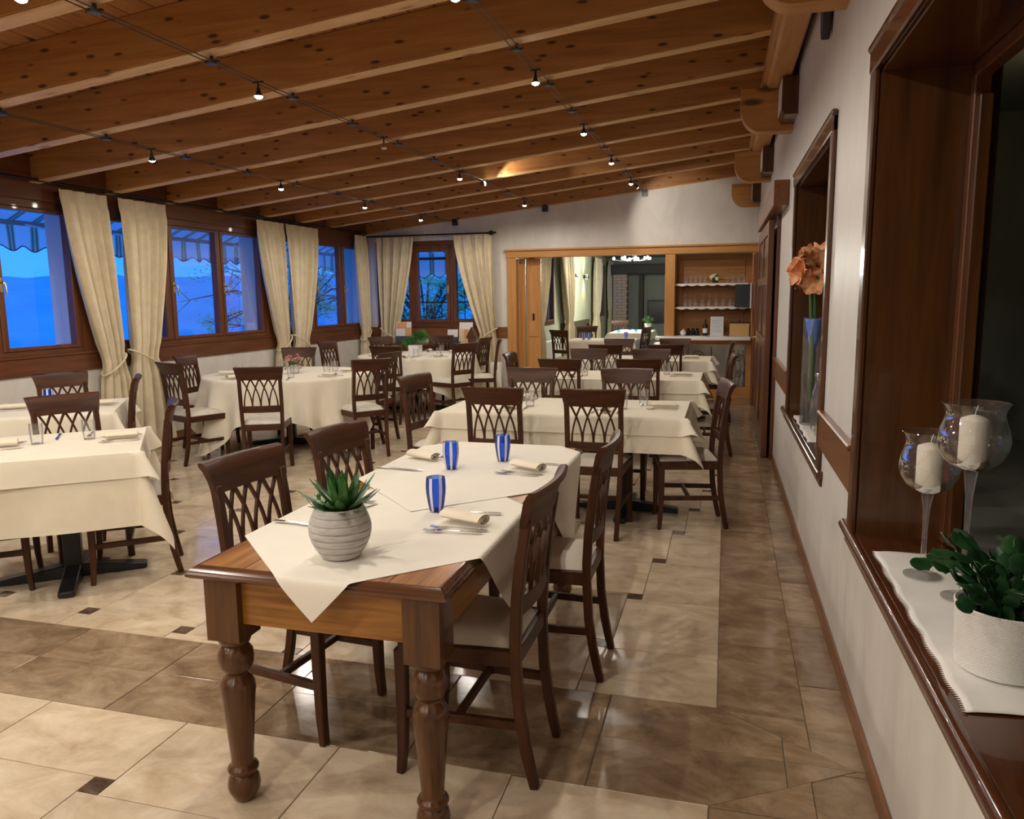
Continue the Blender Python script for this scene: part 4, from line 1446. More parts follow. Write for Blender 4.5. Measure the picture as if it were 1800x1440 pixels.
def drape(name, lab, m, x, y, rz, hx, hy, zt, cw, chh, rot=0.0, ox=0.0, oy=0.0, res=90, round_=False, fl=.36, off=.012, n=90, fold=0.0, nf=14, seed=0, maxdrop=9, cat='tablecloth', grp=None, pw=2.0):
    """cloth lying on a table; cw, chh = half sizes of the cloth, rot = its turn on the table"""
    rnd = random.Random(seed)
    c, s = cos(rot), sin(rot)
    ph = [rnd.uniform(0, 6.28) for _ in range(4)]

    def fn(u, v):
        a, b = (2 * u - 1) * cw, (2 * v - 1) * chh
        px, p_y = ox + a * c - b * s, oy + a * s + b * c
        if round_:
            r = sqrt(px * px + p_y * p_y)
            if r <= hx:
                return (px, p_y, zt + .0008 * sin(9 * px + ph[0]) * sin(8 * p_y + ph[1]))
            qx, qy = px / r * hx, p_y / r * hx
            d = r - hx
            th = atan2(p_y, px)
            g = off + d * (.06 + fold * (.5 + .5 * sin(nf * th + ph[0] + .8 * sin(3 * th + ph[1]))))
            dx, dy = px / r, p_y / r
        else:
            qx, qy = max(-hx, min(hx, px)), max(-hy, min(hy, p_y))
            o1, o2 = px - qx, p_y - qy
            d = sqrt(o1 * o1 + o2 * o2)
            if d < 1e-6:
                return (px, p_y, zt + .0007 * sin(9 * px + ph[0]) * sin(8 * p_y + ph[1]))
            dx, dy = o1 / d, o2 / d
            s2 = 2 * abs(o1 * o2) / (d * d)
            wv = .06 * sin(5.2 * (qx - qy) + ph[2]) + .04 * sin(11 * (qx - qy) + ph[3])
            g = off * (1 - math.exp(-d / .012)) + d * (.05 + wv * min(1, d / .2) * .6 + fl * s2)
        g = max(g, .004)
        h = sqrt(max(d * d - min(g, d) ** 2, 0)) if d > .012 else d * d / .03
        h = min(h, maxdrop)
        return (qx + dx * g, qy + dy * g, zt - h)
    t = MB().grid(n, n, fn).build(name, m, None, smooth=60)
    t.location = (x, y, 0)
    t.rotation_euler = (0, 0, rz)
    return tag(t, lab, cat, grp)


GT = 'white-clothed tables'
GC, GO = 'long undercloths', 'cream top cloths'
ROWT = [('first', 5.36, 4.96, 5.76), ('second', 7.58, 7.17, 7.99), ('third', 9.72, 9.31, 10.13)]
for i, (w, yc, ya, yb) in enumerate(ROWT):
    xa, xb = (-1.89, -.252) if i == 0 else (-1.85, -.225) if i == 1 else (-1.80, -.18)
    xc, hx, hy = (xa + xb) / 2, (xb - xa) / 2, (yb - ya) / 2
    pedestal_table('long table on two black cross feet under the %s white cloth of the right row' % w, xc, yc, 0, hx, hy, peds=((-hx * .5, .06), (hx * .5, .06)), grp=GT)
    drape('tablecloth', 'cream undercloth reaching lower than the top cloth on the %s table of the right row' % w, MT['cloth2'], xc, yc, 0, hx, hy, .752, hx + .27, hy + .235, seed=i, fl=.42, grp=GC)
    drape('top_cloth', 'cream top cloth with pointed corners on the %s table of the right row' % w, MT['cloth'], xc, yc, 0, hx, hy, .757, hx + .14, hy + .125, seed=i + 9, fl=.62, off=.022, grp=GO)
A_ = atan2(.62, .78)
pedestal_table('square table on a black cross foot at the near left, under two cream cloths', -3.52, 3.345, A_, .40, .405, peds=((.015, -.01),), grp=GT)
drape('tablecloth', 'long cream undercloth with a hanging corner on the near left table', MT['cloth2'], -3.52, 3.345, A_, .40, .405, .752, .40 + .39, .405 + .39, seed=21, fl=.30, grp=GC)
drape('top_cloth', 'short cream top cloth with pointed corners on the near left table', MT['cloth'], -3.52, 3.345, A_, .40, .405, .757, .40 + .15, .405 + .14, seed=22, fl=.55, off=.022, grp=GO)
pedestal_table('square table on a black cross foot under blue-lit cloths, by the left window', -4.76, 4.53, A_ - .05, .41, .42, grp=GT)
drape('tablecloth', 'cream undercloth on the blue-lit left table by the window', MT['cloth2'], -4.76, 4.53, A_ - .05, .41, .42, .752, .41 + .36, .42 + .36, seed=23, fl=.35, grp=GC)
drape('top_cloth', 'blue-lit top cloth with pointed corners on the left table by the window', MT['cloth'], -4.76, 4.53, A_ - .05, .41, .42, .757, .41 + .14, .42 + .13, seed=24, fl=.55, off=.022, grp=GO)
pedestal_table('round table on a black cross foot carrying the pink flowers', -4.45, 7.18, .3, .85, .85, round_=True, grp=GT, arm=.42)
drape('tablecloth', 'cream cloth falling in folds from the round flower table', MT['cloth'], -4.45, 7.18, atan2(-.88, -.40) - pi / 4, .85, .85, .755, 1.22, 1.22, round_=True, fold=.24, nf=17, seed=31, n=120, maxdrop=.70, grp=GC)
pedestal_table('round table on a black cross foot carrying the potted fern', -4.12, 9.92, .2, .80, .80, round_=True, grp=GT, arm=.42)
drape('tablecloth', 'cream cloth falling in soft folds from the round fern table', MT['cloth'], -4.12, 9.92, .35, .80, .80, .755, 1.18, 1.18, round_=True, fold=.20, nf=15, seed=32, n=110, maxdrop=.70, grp=GC)
pedestal_table('white-clothed table nearest the passage in the second room', -2.15, 13.95, 0, .60, .42, grp=GT)
drape('tablecloth', 'pale cloth on the nearest table in the second room', MT['cloth'], -2.15, 13.95, 0, .60, .42, .755, .78, .60, seed=41, n=50, grp=GC)
pedestal_table('long white-clothed table at the back of the second room', -2.0, 17.2, 0, .42, .95, peds=((0, -.5), (0, .5)), grp=GT)
drape('tablecloth', 'pale cloth on the far table in the second room', MT['cloth'], -2.0, 17.2, 0, .42, .95, .755, .60, 1.13, seed=42, n=50, grp=GC)

# the farmhouse table
XA, XB, YA, YC = -1.487, -.685, 1.795, 3.795
ft = thing('farmhouse_table', 'brown wooden farmhouse table with turned legs in the foreground', 'table', ((XA + XB) / 2, (YA + YC) / 2, 0))
hx, hy = (XB - XA) / 2, (YC - YA) / 2
for k in range(5):
    w = 2 * (hx - .028) / 5
    MB().box(-hx + .028 + k * w + .0006, -hx + .028 + (k + 1) * w - .0006, -hy + .028, hy - .028, .735, .770).build('top_board', MT['farm'], ft, bevel=.0015, smooth=0)
ep = [(0, .735), (.022, .735), (.030, .741), (.030, .749), (.024, .754), (.024, .757), (.018, .763), (.006, .770), (0, .770)]
for rz_, L_, o_, mm in ((0, hx, hy - .03, 'farmedge'), (pi, hx, hy - .03, 'farmedge'), (pi / 2, hy, hx - .03, 'farmedge'), (-pi / 2, hy, hx - .03, 'farmedge')):
    c, s = cos(rz_), sin(rz_)
    vs = []
    n = len(ep)
    for e in (-1, 1):
        for q, z in ep:
            a, b = e * (L_ - .03 + q), -(o_ + q)
            vs.append((a * c - b * s, a * s + b * c, z))
    MB().add(vs, [(i, (i + 1) % n, n + (i + 1) % n, n + i) for i in range(n)] + [tuple(range(n)), tuple(range(n, 2 * n))]).build('edge_moulding', MT[mm], ft, smooth=25)
lx, ly = hx - .088, hy - .09
for a, b, c, d, mm in ((-lx + .05, lx - .05, -ly - .028, -ly - .002, 'farmx'), (-lx + .05, lx - .05, ly + .002, ly + .028, 'farmx'), (-lx - .028, -lx - .002, -ly + .05, ly - .05, 'farm'), (lx + .002, lx + .028, -ly + .05, ly - .05, 'farm')):
    MB().box(a, b, c, d, .585, .735).build('apron', MT[mm], ft, bevel=.002, smooth=0)
LEG = [(.001, 0), (.026, 0), (.034, .008), (.047, .035), (.0495, .052), (.046, .072), (.039, .086), (.036, .090), (.044, .096), (.047, .104), (.044, .112), (.036, .117), (.033, .125), (.0345, .15), (.042, .25), (.0495, .335), (.0525, .365), (.050, .385), (.042, .400), (.033, .410), (.032, .416), (.040, .424), (.051, .445), (.0535, .465), (.050, .487), (.040, .503), (.036, .508), (.042, .512), (.047, .520), (.047, .530), (.040, .536), (.03, .54)]
for sx_ in (-1, 1):
    for sy_ in (-1, 1):
        lg = MB().lathe(LEG, 28)
        lg.box(-.054, .054, -.054, .054, .535, .735)
        o = lg.build('leg', MT['farmz'], ft, smooth=45)
        o.location = (sx_ * lx, sy_ * ly, 0)
TX, TY = (XA + XB) / 2, (YA + YC) / 2
drape('table_cover', 'ivory square cover laid diagonally at the near end of the farmhouse table, under the succulent', MT['clothw'], TX, TY, 0, hx, hy, .7715, .481, .481, rot=pi / 4, ox=-1.072 - TX, oy=2.355 - TY, seed=5, fl=.10, off=.014, n=110, grp='ivory covers of the farmhouse table')
drape('table_cover', 'ivory square cover laid diagonally at the far end of the farmhouse table', MT['clothw'], TX, TY, 0, hx, hy, .7735, .56, .56, rot=pi / 4, ox=-1.072 - TX, oy=3.27 - TY, seed=6, fl=.10, off=.018, n=120, grp='ivory covers of the farmhouse table')
ZT = .7755

# ------------------------------------------------------------------ napkins, cutlery, tumblers
mb = MB()
vs, fs = [], []
m_ = 46
for k in range(m_):
    a = k / (m_ - 1) * 2 * pi * 2.35 + .9
    q = .30 + .70 * k / (m_ - 1)
    for e in (0, 1):
        for th in (0, -.0022):
            rr_ = 1 + th / .02
            vs.append((.037 * q * cos(a) * rr_, -.082 + .164 * e + .006 * (1 - q) * (1 if e else -1), .0205 + .0195 * q * sin(a) * rr_ + .001))
for k in range(m_ - 1):
    a, b = k * 4, k * 4 + 4
    fs += [(a, b, b + 2, a + 2), (a + 1, b + 1, b + 3, a + 3), (a, a + 1, b + 1, b), (a + 2, a + 3, b + 3, b + 2)]
mb.add(vs, fs)
NAP = Proto(tag(mb.build('rolled_napkin', MT['napkin'], None, smooth=50), '', 'napkin', 'rolled napkins'))
mb = MB()
hp = [(0, -.10, .0022), (0, -.085, .003), (0, -.03, .004), (0, .0, .0055), (0, .03, .0055)]
mb.strip(hp, [.009, .012, .008, .005, .0055], .0018, (0, 0, 1))
mb.strip([(0, .03, .0055), (0, .045, .0045), (0, .058, .003)], [.006, .021, .022], .0015, (0, 0, 1))
for x in (-.009, -.003, .003, .009):
    mb.strip([(x, .057, .003), (x, .08, .003), (x * .95, .098, .006)], [.0036, .003, .0022], .0014, (0, 0, 1))
FORK = Proto(tag(mb.build('fork', MT['steel'], None, smooth=40), '', 'fork', 'forks of the place settings'))
mb = MB()
mb.strip([(0, -.11, .003), (0, -.095, .0035), (0, -.03, .0035), (0, -.01, .0035), (0, .0, .003)], [.011, .0145, .011, .009, .012], .004, (0, 0, 1))
mb.strip([(.001, .0, .003), (.0015, .05, .003), (.001, .085, .003), (-.004, .112, .003)], [.013, .018, .016, .003], .0014, (0, 0, 1))
KNIFE = Proto(tag(mb.build('knife', MT['steel'], None, smooth=40), '', 'knife', 'knives of the place settings'))
TUM = Proto(tag(MB().lathe([(.0, .004), (.026, .004), (.027, .001), (.029, .001), (.031, .02), (.0345, .07), (.034, .112), (.033, .112)], 22, cap=False).build('tumbler', MT['glass'], None, smooth=60), '', 'glass', 'clear tumblers'))


def setting(where, x, y, fx, fy, z, nap=True, forks=2, knife=True, tum=True, dt=(.10, .15), nr=.05, kx=.09):
    L = sqrt(fx * fx + fy * fy)
    fx, fy = fx / L, fy / L
    rz_ = atan2(-fx, fy)
    at = lambda r, f: (x + fy * r + fx * f, y - fx * r + fy * f, z)
    if nap:
        NAP.put(at(0, 0), rz_ + nr, 'rolled cream napkin ' + where)
    for k in range(forks):
        FORK.put(at(-.075 - .034 * k, .0 + .012 * k), rz_ - .04 + .07 * k, ('inner fork ' if k == 0 else 'outer fork ') + where)
    if knife:
        KNIFE.put(at(kx, .01), rz_ + .04, 'table knife ' + where)
    if tum:
        TUM.put(at(*dt), 0, 'clear tumbler ' + where)


Z2 = .7585
# farmhouse table settings, with blue-and-white striped glasses
setting('nearest to the camera on the right of the farmhouse table', -.835, 2.385, -1, -.06, ZT, tum=False, nr=-.38, kx=.115)
setting('on the far right of the farmhouse table', -.825, 3.215, -1, .12, ZT, tum=False, nr=-.38, kx=.13)
setting('on the far left of the farmhouse table', -1.365, 3.325, 1, -.12, ZT, forks=1, tum=False, nr=-.30, kx=.23)
setting('behind the succulent on the left of the farmhouse table', -1.35, 2.49, 1, -.12, ZT, forks=1, tum=False, nr=-.3, kx=.25)
for w, yc, hyy, back in (('first', 5.36, .4, True), ('second', 7.58, .41, True), ('third', 9.72, .41, True)):
    for sd, x in (('left', -1.43), ('right', -.77)):
        setting('at the %s front seat of the %s white table' % (sd, w), x, yc - hyy + .15, 0, 1, Z2, forks=1)
        setting('at the %s rear seat of the %s white table' % (sd, w), x - .03, yc + hyy - .15, 0, -1, Z2, forks=1)
    setting('at the right end of the %s white table' % w, -.40, yc + .02, -1, 0, Z2)
setting('at the right corner of the near left table', -3.30, 3.56, -.78, -.62, Z2, dt=(.06, .17))
setting('at the left of the near left table', -3.76, 3.19, .76, .65, Z2, dt=(-.02, .17))
setting('at the rear of the near left table', -3.64, 3.58, .62, -.78, Z2, nap=False, forks=1, tum=False)
setting('at the left of the blue-lit window table', -5.02, 4.40, .78, .62, Z2, forks=1, tum=False)
setting('at the right of the blue-lit window table', -4.52, 4.70, -.78, -.62, Z2, forks=1, tum=False)
C3 = (-4.45, 7.18)
for w, (x, y) in (('left', (-4.87, 6.23)), ('window-side', (-5.22, 6.90)), ('front', (-3.94, 5.95)), ('right', (-3.43, 6.83)), ('rear', (-4.79, 7.88)), ('right rear', (-3.70, 7.56))):
    v_ = Vector((x - C3[0], y - C3[1])).normalized()
    setting('at the %s seat of the round flower table' % w, C3[0] + v_.x * .63, C3[1] + v_.y * .63, -v_.x, -v_.y, Z2, forks=1)
C4 = (-4.12, 9.92)
for w, (x, y) in (('left', (-4.96, 9.37)), ('front', (-3.98, 8.80)), ('left rear', (-4.76, 10.42)), ('rear', (-4.20, 10.82)), ('right', (-3.385, 9.32)), ('right rear', (-3.55, 10.52))):
    v_ = Vector((x - C4[0], y - C4[1])).normalized()
    setting('at the %s seat of the round fern table' % w, C4[0] + v_.x * .58, C4[1] + v_.y * .58, -v_.x, -v_.y, Z2, forks=1)

# striped glasses
M = bpy.data.materials.new('blue_white_glass')
M.use_nodes = True
b_ = M.node_tree.nodes['Principled BSDF']
b_.inputs['Base Color'].default_value = (.70, .72, .88, 1)
b_.inputs['Roughness'].default_value = .08
tcn = N(M, 'ShaderNodeTexCoord')
sp = N(M, 'ShaderNodeSeparateXYZ')
LK(M, tcn.outputs['Object'], sp.inputs[0])
at_ = N(M, 'ShaderNodeMath', operation='ARCTAN2')
LK(M, sp.outputs['Y'], at_.inputs[0])
LK(M, sp.outputs['X'], at_.inputs[1])
mu = N(M, 'ShaderNodeMath', operation='MULTIPLY')
mu.inputs[1].default_value = 6
LK(M, at_.outputs[0], mu.inputs[0])
sn = N(M, 'ShaderNodeMath', operation='COSINE')
LK(M, mu.outputs[0], sn.inputs[0])
gt = N(M, 'ShaderNodeMath', operation='GREATER_THAN')
gt.inputs[1].default_value = .52
LK(M, sn.outputs[0], gt.inputs[0])
tr = N(M, 'ShaderNodeBsdfTransparent')
tr.inputs[0].default_value = (.20, .42, 1, 1)
gl = N(M, 'ShaderNodeBsdfGlossy')
gl.inputs['Roughness'].default_value = .03
df = N(M, 'ShaderNodeBsdfTranslucent')
df.inputs[0].default_value = (.03, .12, .85, 1)
m1 = N(M, 'ShaderNodeMixShader')
m1.inputs[0].default_value = .35
LK(M, tr.outputs[0], m1.inputs[1])
LK(M, df.outputs[0], m1.inputs[2])
fr = N(M, 'ShaderNodeFresnel')
fr.inputs[0].default_value = 1.45
m2 = N(M, 'ShaderNodeMixShader')
LK(M, fr.outputs[0], m2.inputs[0])
LK(M, m1.outputs[0], m2.inputs[1])
LK(M, gl.outputs[0], m2.inputs[2])
m3 = N(M, 'ShaderNodeMixShader')
LK(M, gt.outputs[0], m3.inputs[0])
LK(M, m2.outputs[0], m3.inputs[1])
LK(M, b_.outputs[0], m3.inputs[2])
LK(M, m3.outputs[0], M.node_tree.nodes['Material Output'].inputs[0])
BG = [(.0, .006), (.022, .006), (.0235, .0), (.025, .001), (.0305, .03), (.0355, .065), (.0365, .085), (.0350, .11), (.0335, .122), (.0320, .122)]
BLUE = Proto(tag(MB().lathe(BG, 36, cap=False).build('striped_glass', M, None, smooth=60), '', 'glass', 'blue and white striped glasses'))
BLUE.put((-.985, 2.51, ZT), .35, 'blue and white striped glass nearest to the camera on the farmhouse table')
BLUE.put((-1.165, 3.162, ZT), .9, 'blue and white striped glass at the left rear of the farmhouse table')
BLUE.put((-.986, 3.375, ZT), .2, 'blue and white striped glass at the right rear of the farmhouse table')
BLUE.put((-4.93, 4.62, Z2), .2, 'blue striped glass on the blue-lit window table, before the chair back')
for k, (x, y, r) in enumerate(((-2.47, 13.75, 0), (-2.38, 13.80, .5), (-1.75, 14.1, .3))):
    BLUE.put((x, y, Z2), r, 'blue and white striped glass in the second room, %s on the nearest table' % ('left', 'middle', 'right')[k])
mbl = thin_glass('aqua_glass', (.35, .7, .85), base=.1)
AQ = Proto(tag(MB().lathe([(.0, .004), (.026, .004), (.029, .001), (.034, .07), (.033, .105), (.032, .105)], 20, cap=False).build('aqua_tumbler', mbl, None, smooth=60), '', 'glass', 'aqua tumblers of the second room'))
for k, (x, y) in enumerate(((-2.2, 16.45), (-1.85, 16.6), (-2.1, 17.6))):
    AQ.put((x, y, Z2), 0, 'pale aqua tumbler on the far table of the second room, %s one' % ('left', 'right', 'rear')[k])


# ------------------------------------------------------------------ succulent on the farmhouse table
pt = thing('succulent_pot', 'round grey ribbed stone pot with a spiky green succulent on the farmhouse table', 'potted plant', (-1.085, 1.985, ZT))
H = .150
PR = [(0, .056), (.012, .063), (.03, .0745), (.05, .084), (.07, .0895), (.088, .091), (.105, .0885), (.125, .0815), (.150, .070)]


def potr(z):
    for (z0, r0), (z1, r1) in zip(PR, PR[1:]):
        if z <= z1:
            return r0 + (r1 - r0) * (z - z0) / (z1 - z0)
    return PR[-1][1]


outer = [(.0, 0), (.052, 0)]
for k in range(7):
    z0, z1 = H * k / 7, H * (k + 1) / 7
    outer += [(potr(z0 + .001) - .0006, z0 + .0012)] + [(potr(z) + .0014, z) for z in (z0 + .004, (z0 + z1) / 2, z1 - .003)] + [(potr(z1) - .0006, z1 - .0006), (potr(z1) - .0026, z1)]
outer += [(.066, H + .001), (.063, H - .015)]
M = mat('grey_stone_pot', (.40, .38, .35), .8, spec=.2)
v = coords(M, (3, 3, 14))
setc(M, ramp(M, noise(M, v, 5, 6, .7), [(.3, (.36, .345, .325)), (.55, (.52, .50, .475)), (.75, (.64, .62, .595))]))
bump(M, noise(M, v, 14, 5), .25, .003)
MB().lathe(outer, 56).build('pot', M, pt, smooth=50)
MB().lathe([(0, H - .008), (.065, H - .012)], 32, cap=False).build('soil', mat('dark_soil', (.012, .010, .008), .95), pt)
M = mat('succulent_leaf', (.05, .16, .035), .32)
v = coords(M, (1, 1, 1))
tcn = N(M, 'ShaderNodeTexCoord')
setc(M, ramp(M, noise(M, v, 26, 4), [(.3, (.018, .065, .018)), (.52, (.045, .15, .035)), (.75, (.12, .29, .06))]))
MT['succ'] = M
rnd = random.Random(11)


def blade(parent, c, az, el, L, wd, m, curl=.25):
    d = Vector((cos(az), sin(az), 0))
    sd = Vector((-sin(az), cos(az), 0))
    mb = MB()
    n = 9
    vs, fs = [], []
    p = Vector(c)
    for i in range(n + 1):
        t = i / n
        e = el + curl * t
        tang = d * cos(e) + Vector((0, 0, 1)) * sin(e)
        nrm = -d * sin(e) + Vector((0, 0, 1)) * cos(e)
        w = wd * (.62 + .5 * sin(min(1, t * 1.7) * pi / 2) - .25 * t) * (1 - t ** 2.6) ** .8 + .0004
        th = wd * .20 * (1 - t) + .0007
        vs += [p - sd * w + nrm * th * .9, p + nrm * (-th * .1), p + sd * w + nrm * th * .9, p - nrm * th * 1.2]
        p = p + tang * (L / n)
    for i in range(n):
        for k in range(4):
            fs.append((i * 4 + k, i * 4 + (k + 1) % 4, i * 4 + 4 + (k + 1) % 4, i * 4 + 4 + k))
    mb.add(vs, fs).build('leaf', m, parent, smooth=50)


for ring, (n, el, L, w, r0) in enumerate(((6, 1.38, .100, .010, .006), (8, 1.12, .118, .0145, .012), (11, .82, .122, .0165, .016), (11, .48, .112, .0165, .020), (9, .20, .085, .013, .028))):
    for k in range(n):
        a = 2 * pi * k / n + ring * .4 + rnd.uniform(-.15, .15)
        blade(pt, (.012 + r0 * cos(a), r0 * sin(a), H - .012 + .012 * (4 - ring) / 4), a, el + rnd.uniform(-.1, .1), L * rnd.uniform(.85, 1.12), w, MT['succ'])
for k in range(8):
    a = 2 * pi * k / 8
    blade(pt, (-.045 + .008 * cos(a), -.02 + .008 * sin(a), H - .012), a, .75, .058, .0075, MT['succ'])

# ------------------------------------------------------------------ near right sill: runner, candle glasses, christmas cactus
ZS = .657


def runner(u, t):
    y = 1.70 + 1.055 * u
    x0, x1 = .508 + .006 * sin(38 * u) * .5, .80
    x = x0 + (x1 - x0) * t
    z = ZS + .0025 + .003 * max(0, sin(7 * u + 5 * t)) * (1 - t) + .0015 * sin(30 * u) * (t < .1)
    return (x, y + .012 * sin(3 * t), z)


rn = MB().grid(80, 16, runner).build('table_runner', MT['white_linen'], None, smooth=70, solid=.002)
tag(rn, 'white linen runner with crocheted edge on the near dark window sill', 'runner')
fr_ = MB()
for k in range(110):
    y = 1.70 + 1.055 * k / 109
    p = runner(k / 109, 0)
    fr_.add([(p[0] + .004, y - .0045, ZS + .003), (p[0] - .009, y, ZS + .0025), (p[0] + .004, y + .0045, ZS + .003)], [(0, 1, 2)])
fr_.build('crochet_edge', MT['white_linen'], rn, kind='stuff')


def candle_glass(x, y, H_, Rb, lab, lab2):
    g = thing('candle_glass', lab, 'candle holder', (x, y, ZS + .006), 0, 'tall stemmed candle glasses')
    hb = H_ - .188                # height at which the bowl begins
    st = [(.0, .0035), (.052, .0025), (.054, .001), (.054, .004), (.02, .009), (.0085, .02), (.0075, hb * .55), (.010, hb * .8), (.018, hb - .006), (.0, hb - .002)]
    MB().lathe(st, 36, cap=False).build('stem', MT['stem'], g, smooth=60)
    bw_ = [(.0, .0), (.018, -.004), (.042, .006), (.068, .028), (.083, .060), (.0865, .085), (.082, .112), (.073, .138), (.0685, .155), (.071, .170), (.080, .187)]
    MB().lathe([(r * Rb / .0865, hb + z) for r, z in bw_], 48, cap=False).build('bowl', MT['cglass'], g, smooth=70)
    MB().tube([((Rb * .0800 / .0865) * cos(a), (Rb * .0800 / .0865) * sin(a), hb + .187) for a in [2 * pi * k / 48 for k in range(48)]], .0011, 6, close=True).build('rim', MT['cglass'], g)
    c = thing('candle', lab2, 'candle', (x, y, ZS + .006 + hb + .008))
    MB().lathe([(.0, 0), (.033, 0), (.036, .003), (.0362, .130), (.034, .136), (.014, .144), (.004, .1465), (0, .147)], 36).build('wax', MT['wax'], c, smooth=50)
    MB().tube([(0, 0, .146), (.001, 0, .156), (.006, 0, .172)], .0012, 6).build('wick', MT['wax'], c)


MT['stem'] = thin_glass('stem_glass', base=.05, top=.6, veil=.05)
MT['cglass'] = thin_glass('candle_bowl_glass', base=.12, veil=.025)
candle_glass(.607, 2.535, .452, .0855, 'smaller stemmed candle glass with flared rim, left on the near sill', 'cream pillar candle in the smaller candle glass')
candle_glass(.672, 2.365, .565, .0915, 'taller stemmed candle glass with flared rim, right on the near sill', 'cream pillar candle in the taller candle glass')
cc = thing('cactus_pot', 'white textured pot with a dark green leafy christmas cactus on the near sill', 'potted plant', (.643, 1.93, ZS + .006))
M = mat('white_weave_pot', (.80, .79, .76), .45)
tcn = N(M, 'ShaderNodeTexCoord')
sp = N(M, 'ShaderNodeSeparateXYZ')
LK(M, tcn.outputs['Object'], sp.inputs[0])
at_ = N(M, 'ShaderNodeMath', operation='ARCTAN2')
LK(M, sp.outputs['Y'], at_.inputs[0])
LK(M, sp.outputs['X'], at_.inputs[1])
wv = []
for src, k in ((at_.outputs[0], 90.0), (sp.outputs['Z'], 1400.0)):
    a = N(M, 'ShaderNodeMath', operation='MULTIPLY')
    a.inputs[1].default_value = k
    LK(M, src, a.inputs[0])
    s_ = N(M, 'ShaderNodeMath', operation='SINE')
    LK(M, a.outputs[0], s_.inputs[0])
    wv.append(s_.outputs[0])
ml = N(M, 'ShaderNodeMath', operation='MULTIPLY')
LK(M, wv[0], ml.inputs[0])
LK(M, wv[1], ml.inputs[1])
bump(M, ml.outputs[0], .5, .002)
MB().lathe([(.0, 0), (.092, 0), (.098, .004), (.104, .125), (.107, .152), (.104, .155), (.098, .150), (.096, .12)], 48).build('pot', M, cc, smooth=40)
MB().lathe([(0, .128), (.097, .126)], 24, cap=False).build('soil', bpy.data.materials['dark_soil'], cc)
M = mat('cactus_leaf', (.02, .085, .022), .38)
setc(M, ramp(M, noise(M, coords(M, (1, 1, 1)), 30, 3), [(.3, (.008, .034, .011)), (.7, (.024, .088, .026))]))
rnd = random.Random(5)
SEG = [(-.35, 0), (-.75, .18), (-1, .22), (-.9, .42), (-1, .62), (-.85, .78), (-.55, .92), (-.25, 1), (.25, 1), (.55, .92), (.85, .78), (1, .62), (.9, .42), (1, .22), (.75, .18), (.35, 0)]
for k in range(58):
    a = rnd.uniform(0, 2 * pi)
    p = Vector((.06 * rnd.random() * cos(a), .06 * rnd.random() * sin(a), .13))
    e = rnd.uniform(.75, 1.5)
    tw = rnd.uniform(-.9, .9)
    for j in range(rnd.choice((2, 3, 4, 4, 5))):
        L = rnd.uniform(.042, .058)
        w = L * rnd.uniform(.30, .38)
        d = Vector((cos(a) * cos(e), sin(a) * cos(e), sin(e)))
        sd = Vector((-sin(a), cos(a), 0))
        nr = d.cross(sd).normalized()
        sd = (sd * cos(tw) + nr * sin(tw)).normalized()
        nr = d.cross(sd).normalized()
        mb = MB()
        n = len(SEG)
        top = [p + sd * u * w + d * v_ * L + nr * (.0012 - .004 * u * u * L / .05) for u, v_ in SEG]
        bot = [q - nr * .0022 for q in top]
        mid = [p + d * .0 + nr * .0025, p + d * L + nr * .0015, p + d * L * .5 + nr * .0035]
        vs = top + bot + [mid[2], mid[2] - nr * .006]
        fs = [(i, (i + 1) % n, 2 * n) for i in range(n)] + [(n + (i + 1) % n, n + i, 2 * n + 1) for i in range(n)] + [(i, n + i, n + (i + 1) % n, (i + 1) % n) for i in range(n)]
        mb.add(vs, fs).build('leaf_segment', M, cc, smooth=60)
        p = p + d * L * .96
        e -= rnd.uniform(.10, .42)
        a += rnd.uniform(-.3, .3)
        tw += rnd.uniform(-.3, .3)

# ------------------------------------------------------------------ far right sill: tall vase, amaryllis, bottle, tealight
ZF = .671
dl = MB().grid(24, 8, lambda u, t: (xr(5.2) + .006 + .20 * t + .012 * abs(sin(u * 14)) * (1 - t), 4.72 + 1.05 * u, ZF + .002))
tag(dl.build('doily', MT['white_linen'], None, solid=.0015), 'small white lace doily on the far window sill', 'doily')
VX, VY = .555, 5.38
vs_ = thing('tall_vase', 'tall clear cylinder vase lined with a blue ribbon on the far window sill', 'vase', (VX, VY, ZF + .005))
MB().lathe([(.0, .012), (.060, .012), (.062, .0), (.066, .002), (.066, .70), (.064, .70)], 36, cap=False).build('glass', MT['glass'], vs_, smooth=50)
M = mat('blue_ribbon', (.10, .27, .85), .45)
mb = MB()
for k in range(9):
    a = 2 * pi * k / 9
    mb.grid(6, 8, lambda u, t: ((.055 - .018 * t * (k % 3)) * cos(a + (u - .5) * .85 * (1 - .6 * t)), (.055 - .018 * t * (k % 3)) * sin(a + (u - .5) * .85 * (1 - .6 * t)), (.692 - (.11 + .05 * (k % 3)) * t)))
mb.build('blue_ribbon', M, vs_, smooth=60, solid=.001)
MB().lathe([(.045, .012), (.05, .03), (.035, .10), (.02, .14), (0, .15)], 14).build('dark_pebbles', bpy.data.materials['dark_soil'], vs_)
am = thing('amaryllis', 'salmon orange amaryllis blooms on green stems standing in the tall vase', 'flowers', (VX, VY, ZF + .16))
M = mat('stem_green', (.06, .14, .035), .4)
for dx, dy in ((.01, .02), (-.015, -.012)):
    MB().tube([(dx * .5, dy * .5, 0), (dx, dy, .45), (dx * 1.5 - .015, dy * 1.5, .80)], [.013, .013, .012], 10).build('stem', M, am)
M = mat('amaryllis_petal', (.78, .36, .20), .5)
tcn = N(M, 'ShaderNodeTexCoord')
setc(M, ramp(M, noise(M, coords(M, (1, 1, 1), 3), 16, 4, .6, 1), [(.32, (.72, .20, .09)), (.5, (.80, .40, .20)), (.68, (.82, .62, .36))]))
M.node_tree.nodes['Principled BSDF'].inputs['Subsurface Weight'].default_value = .15
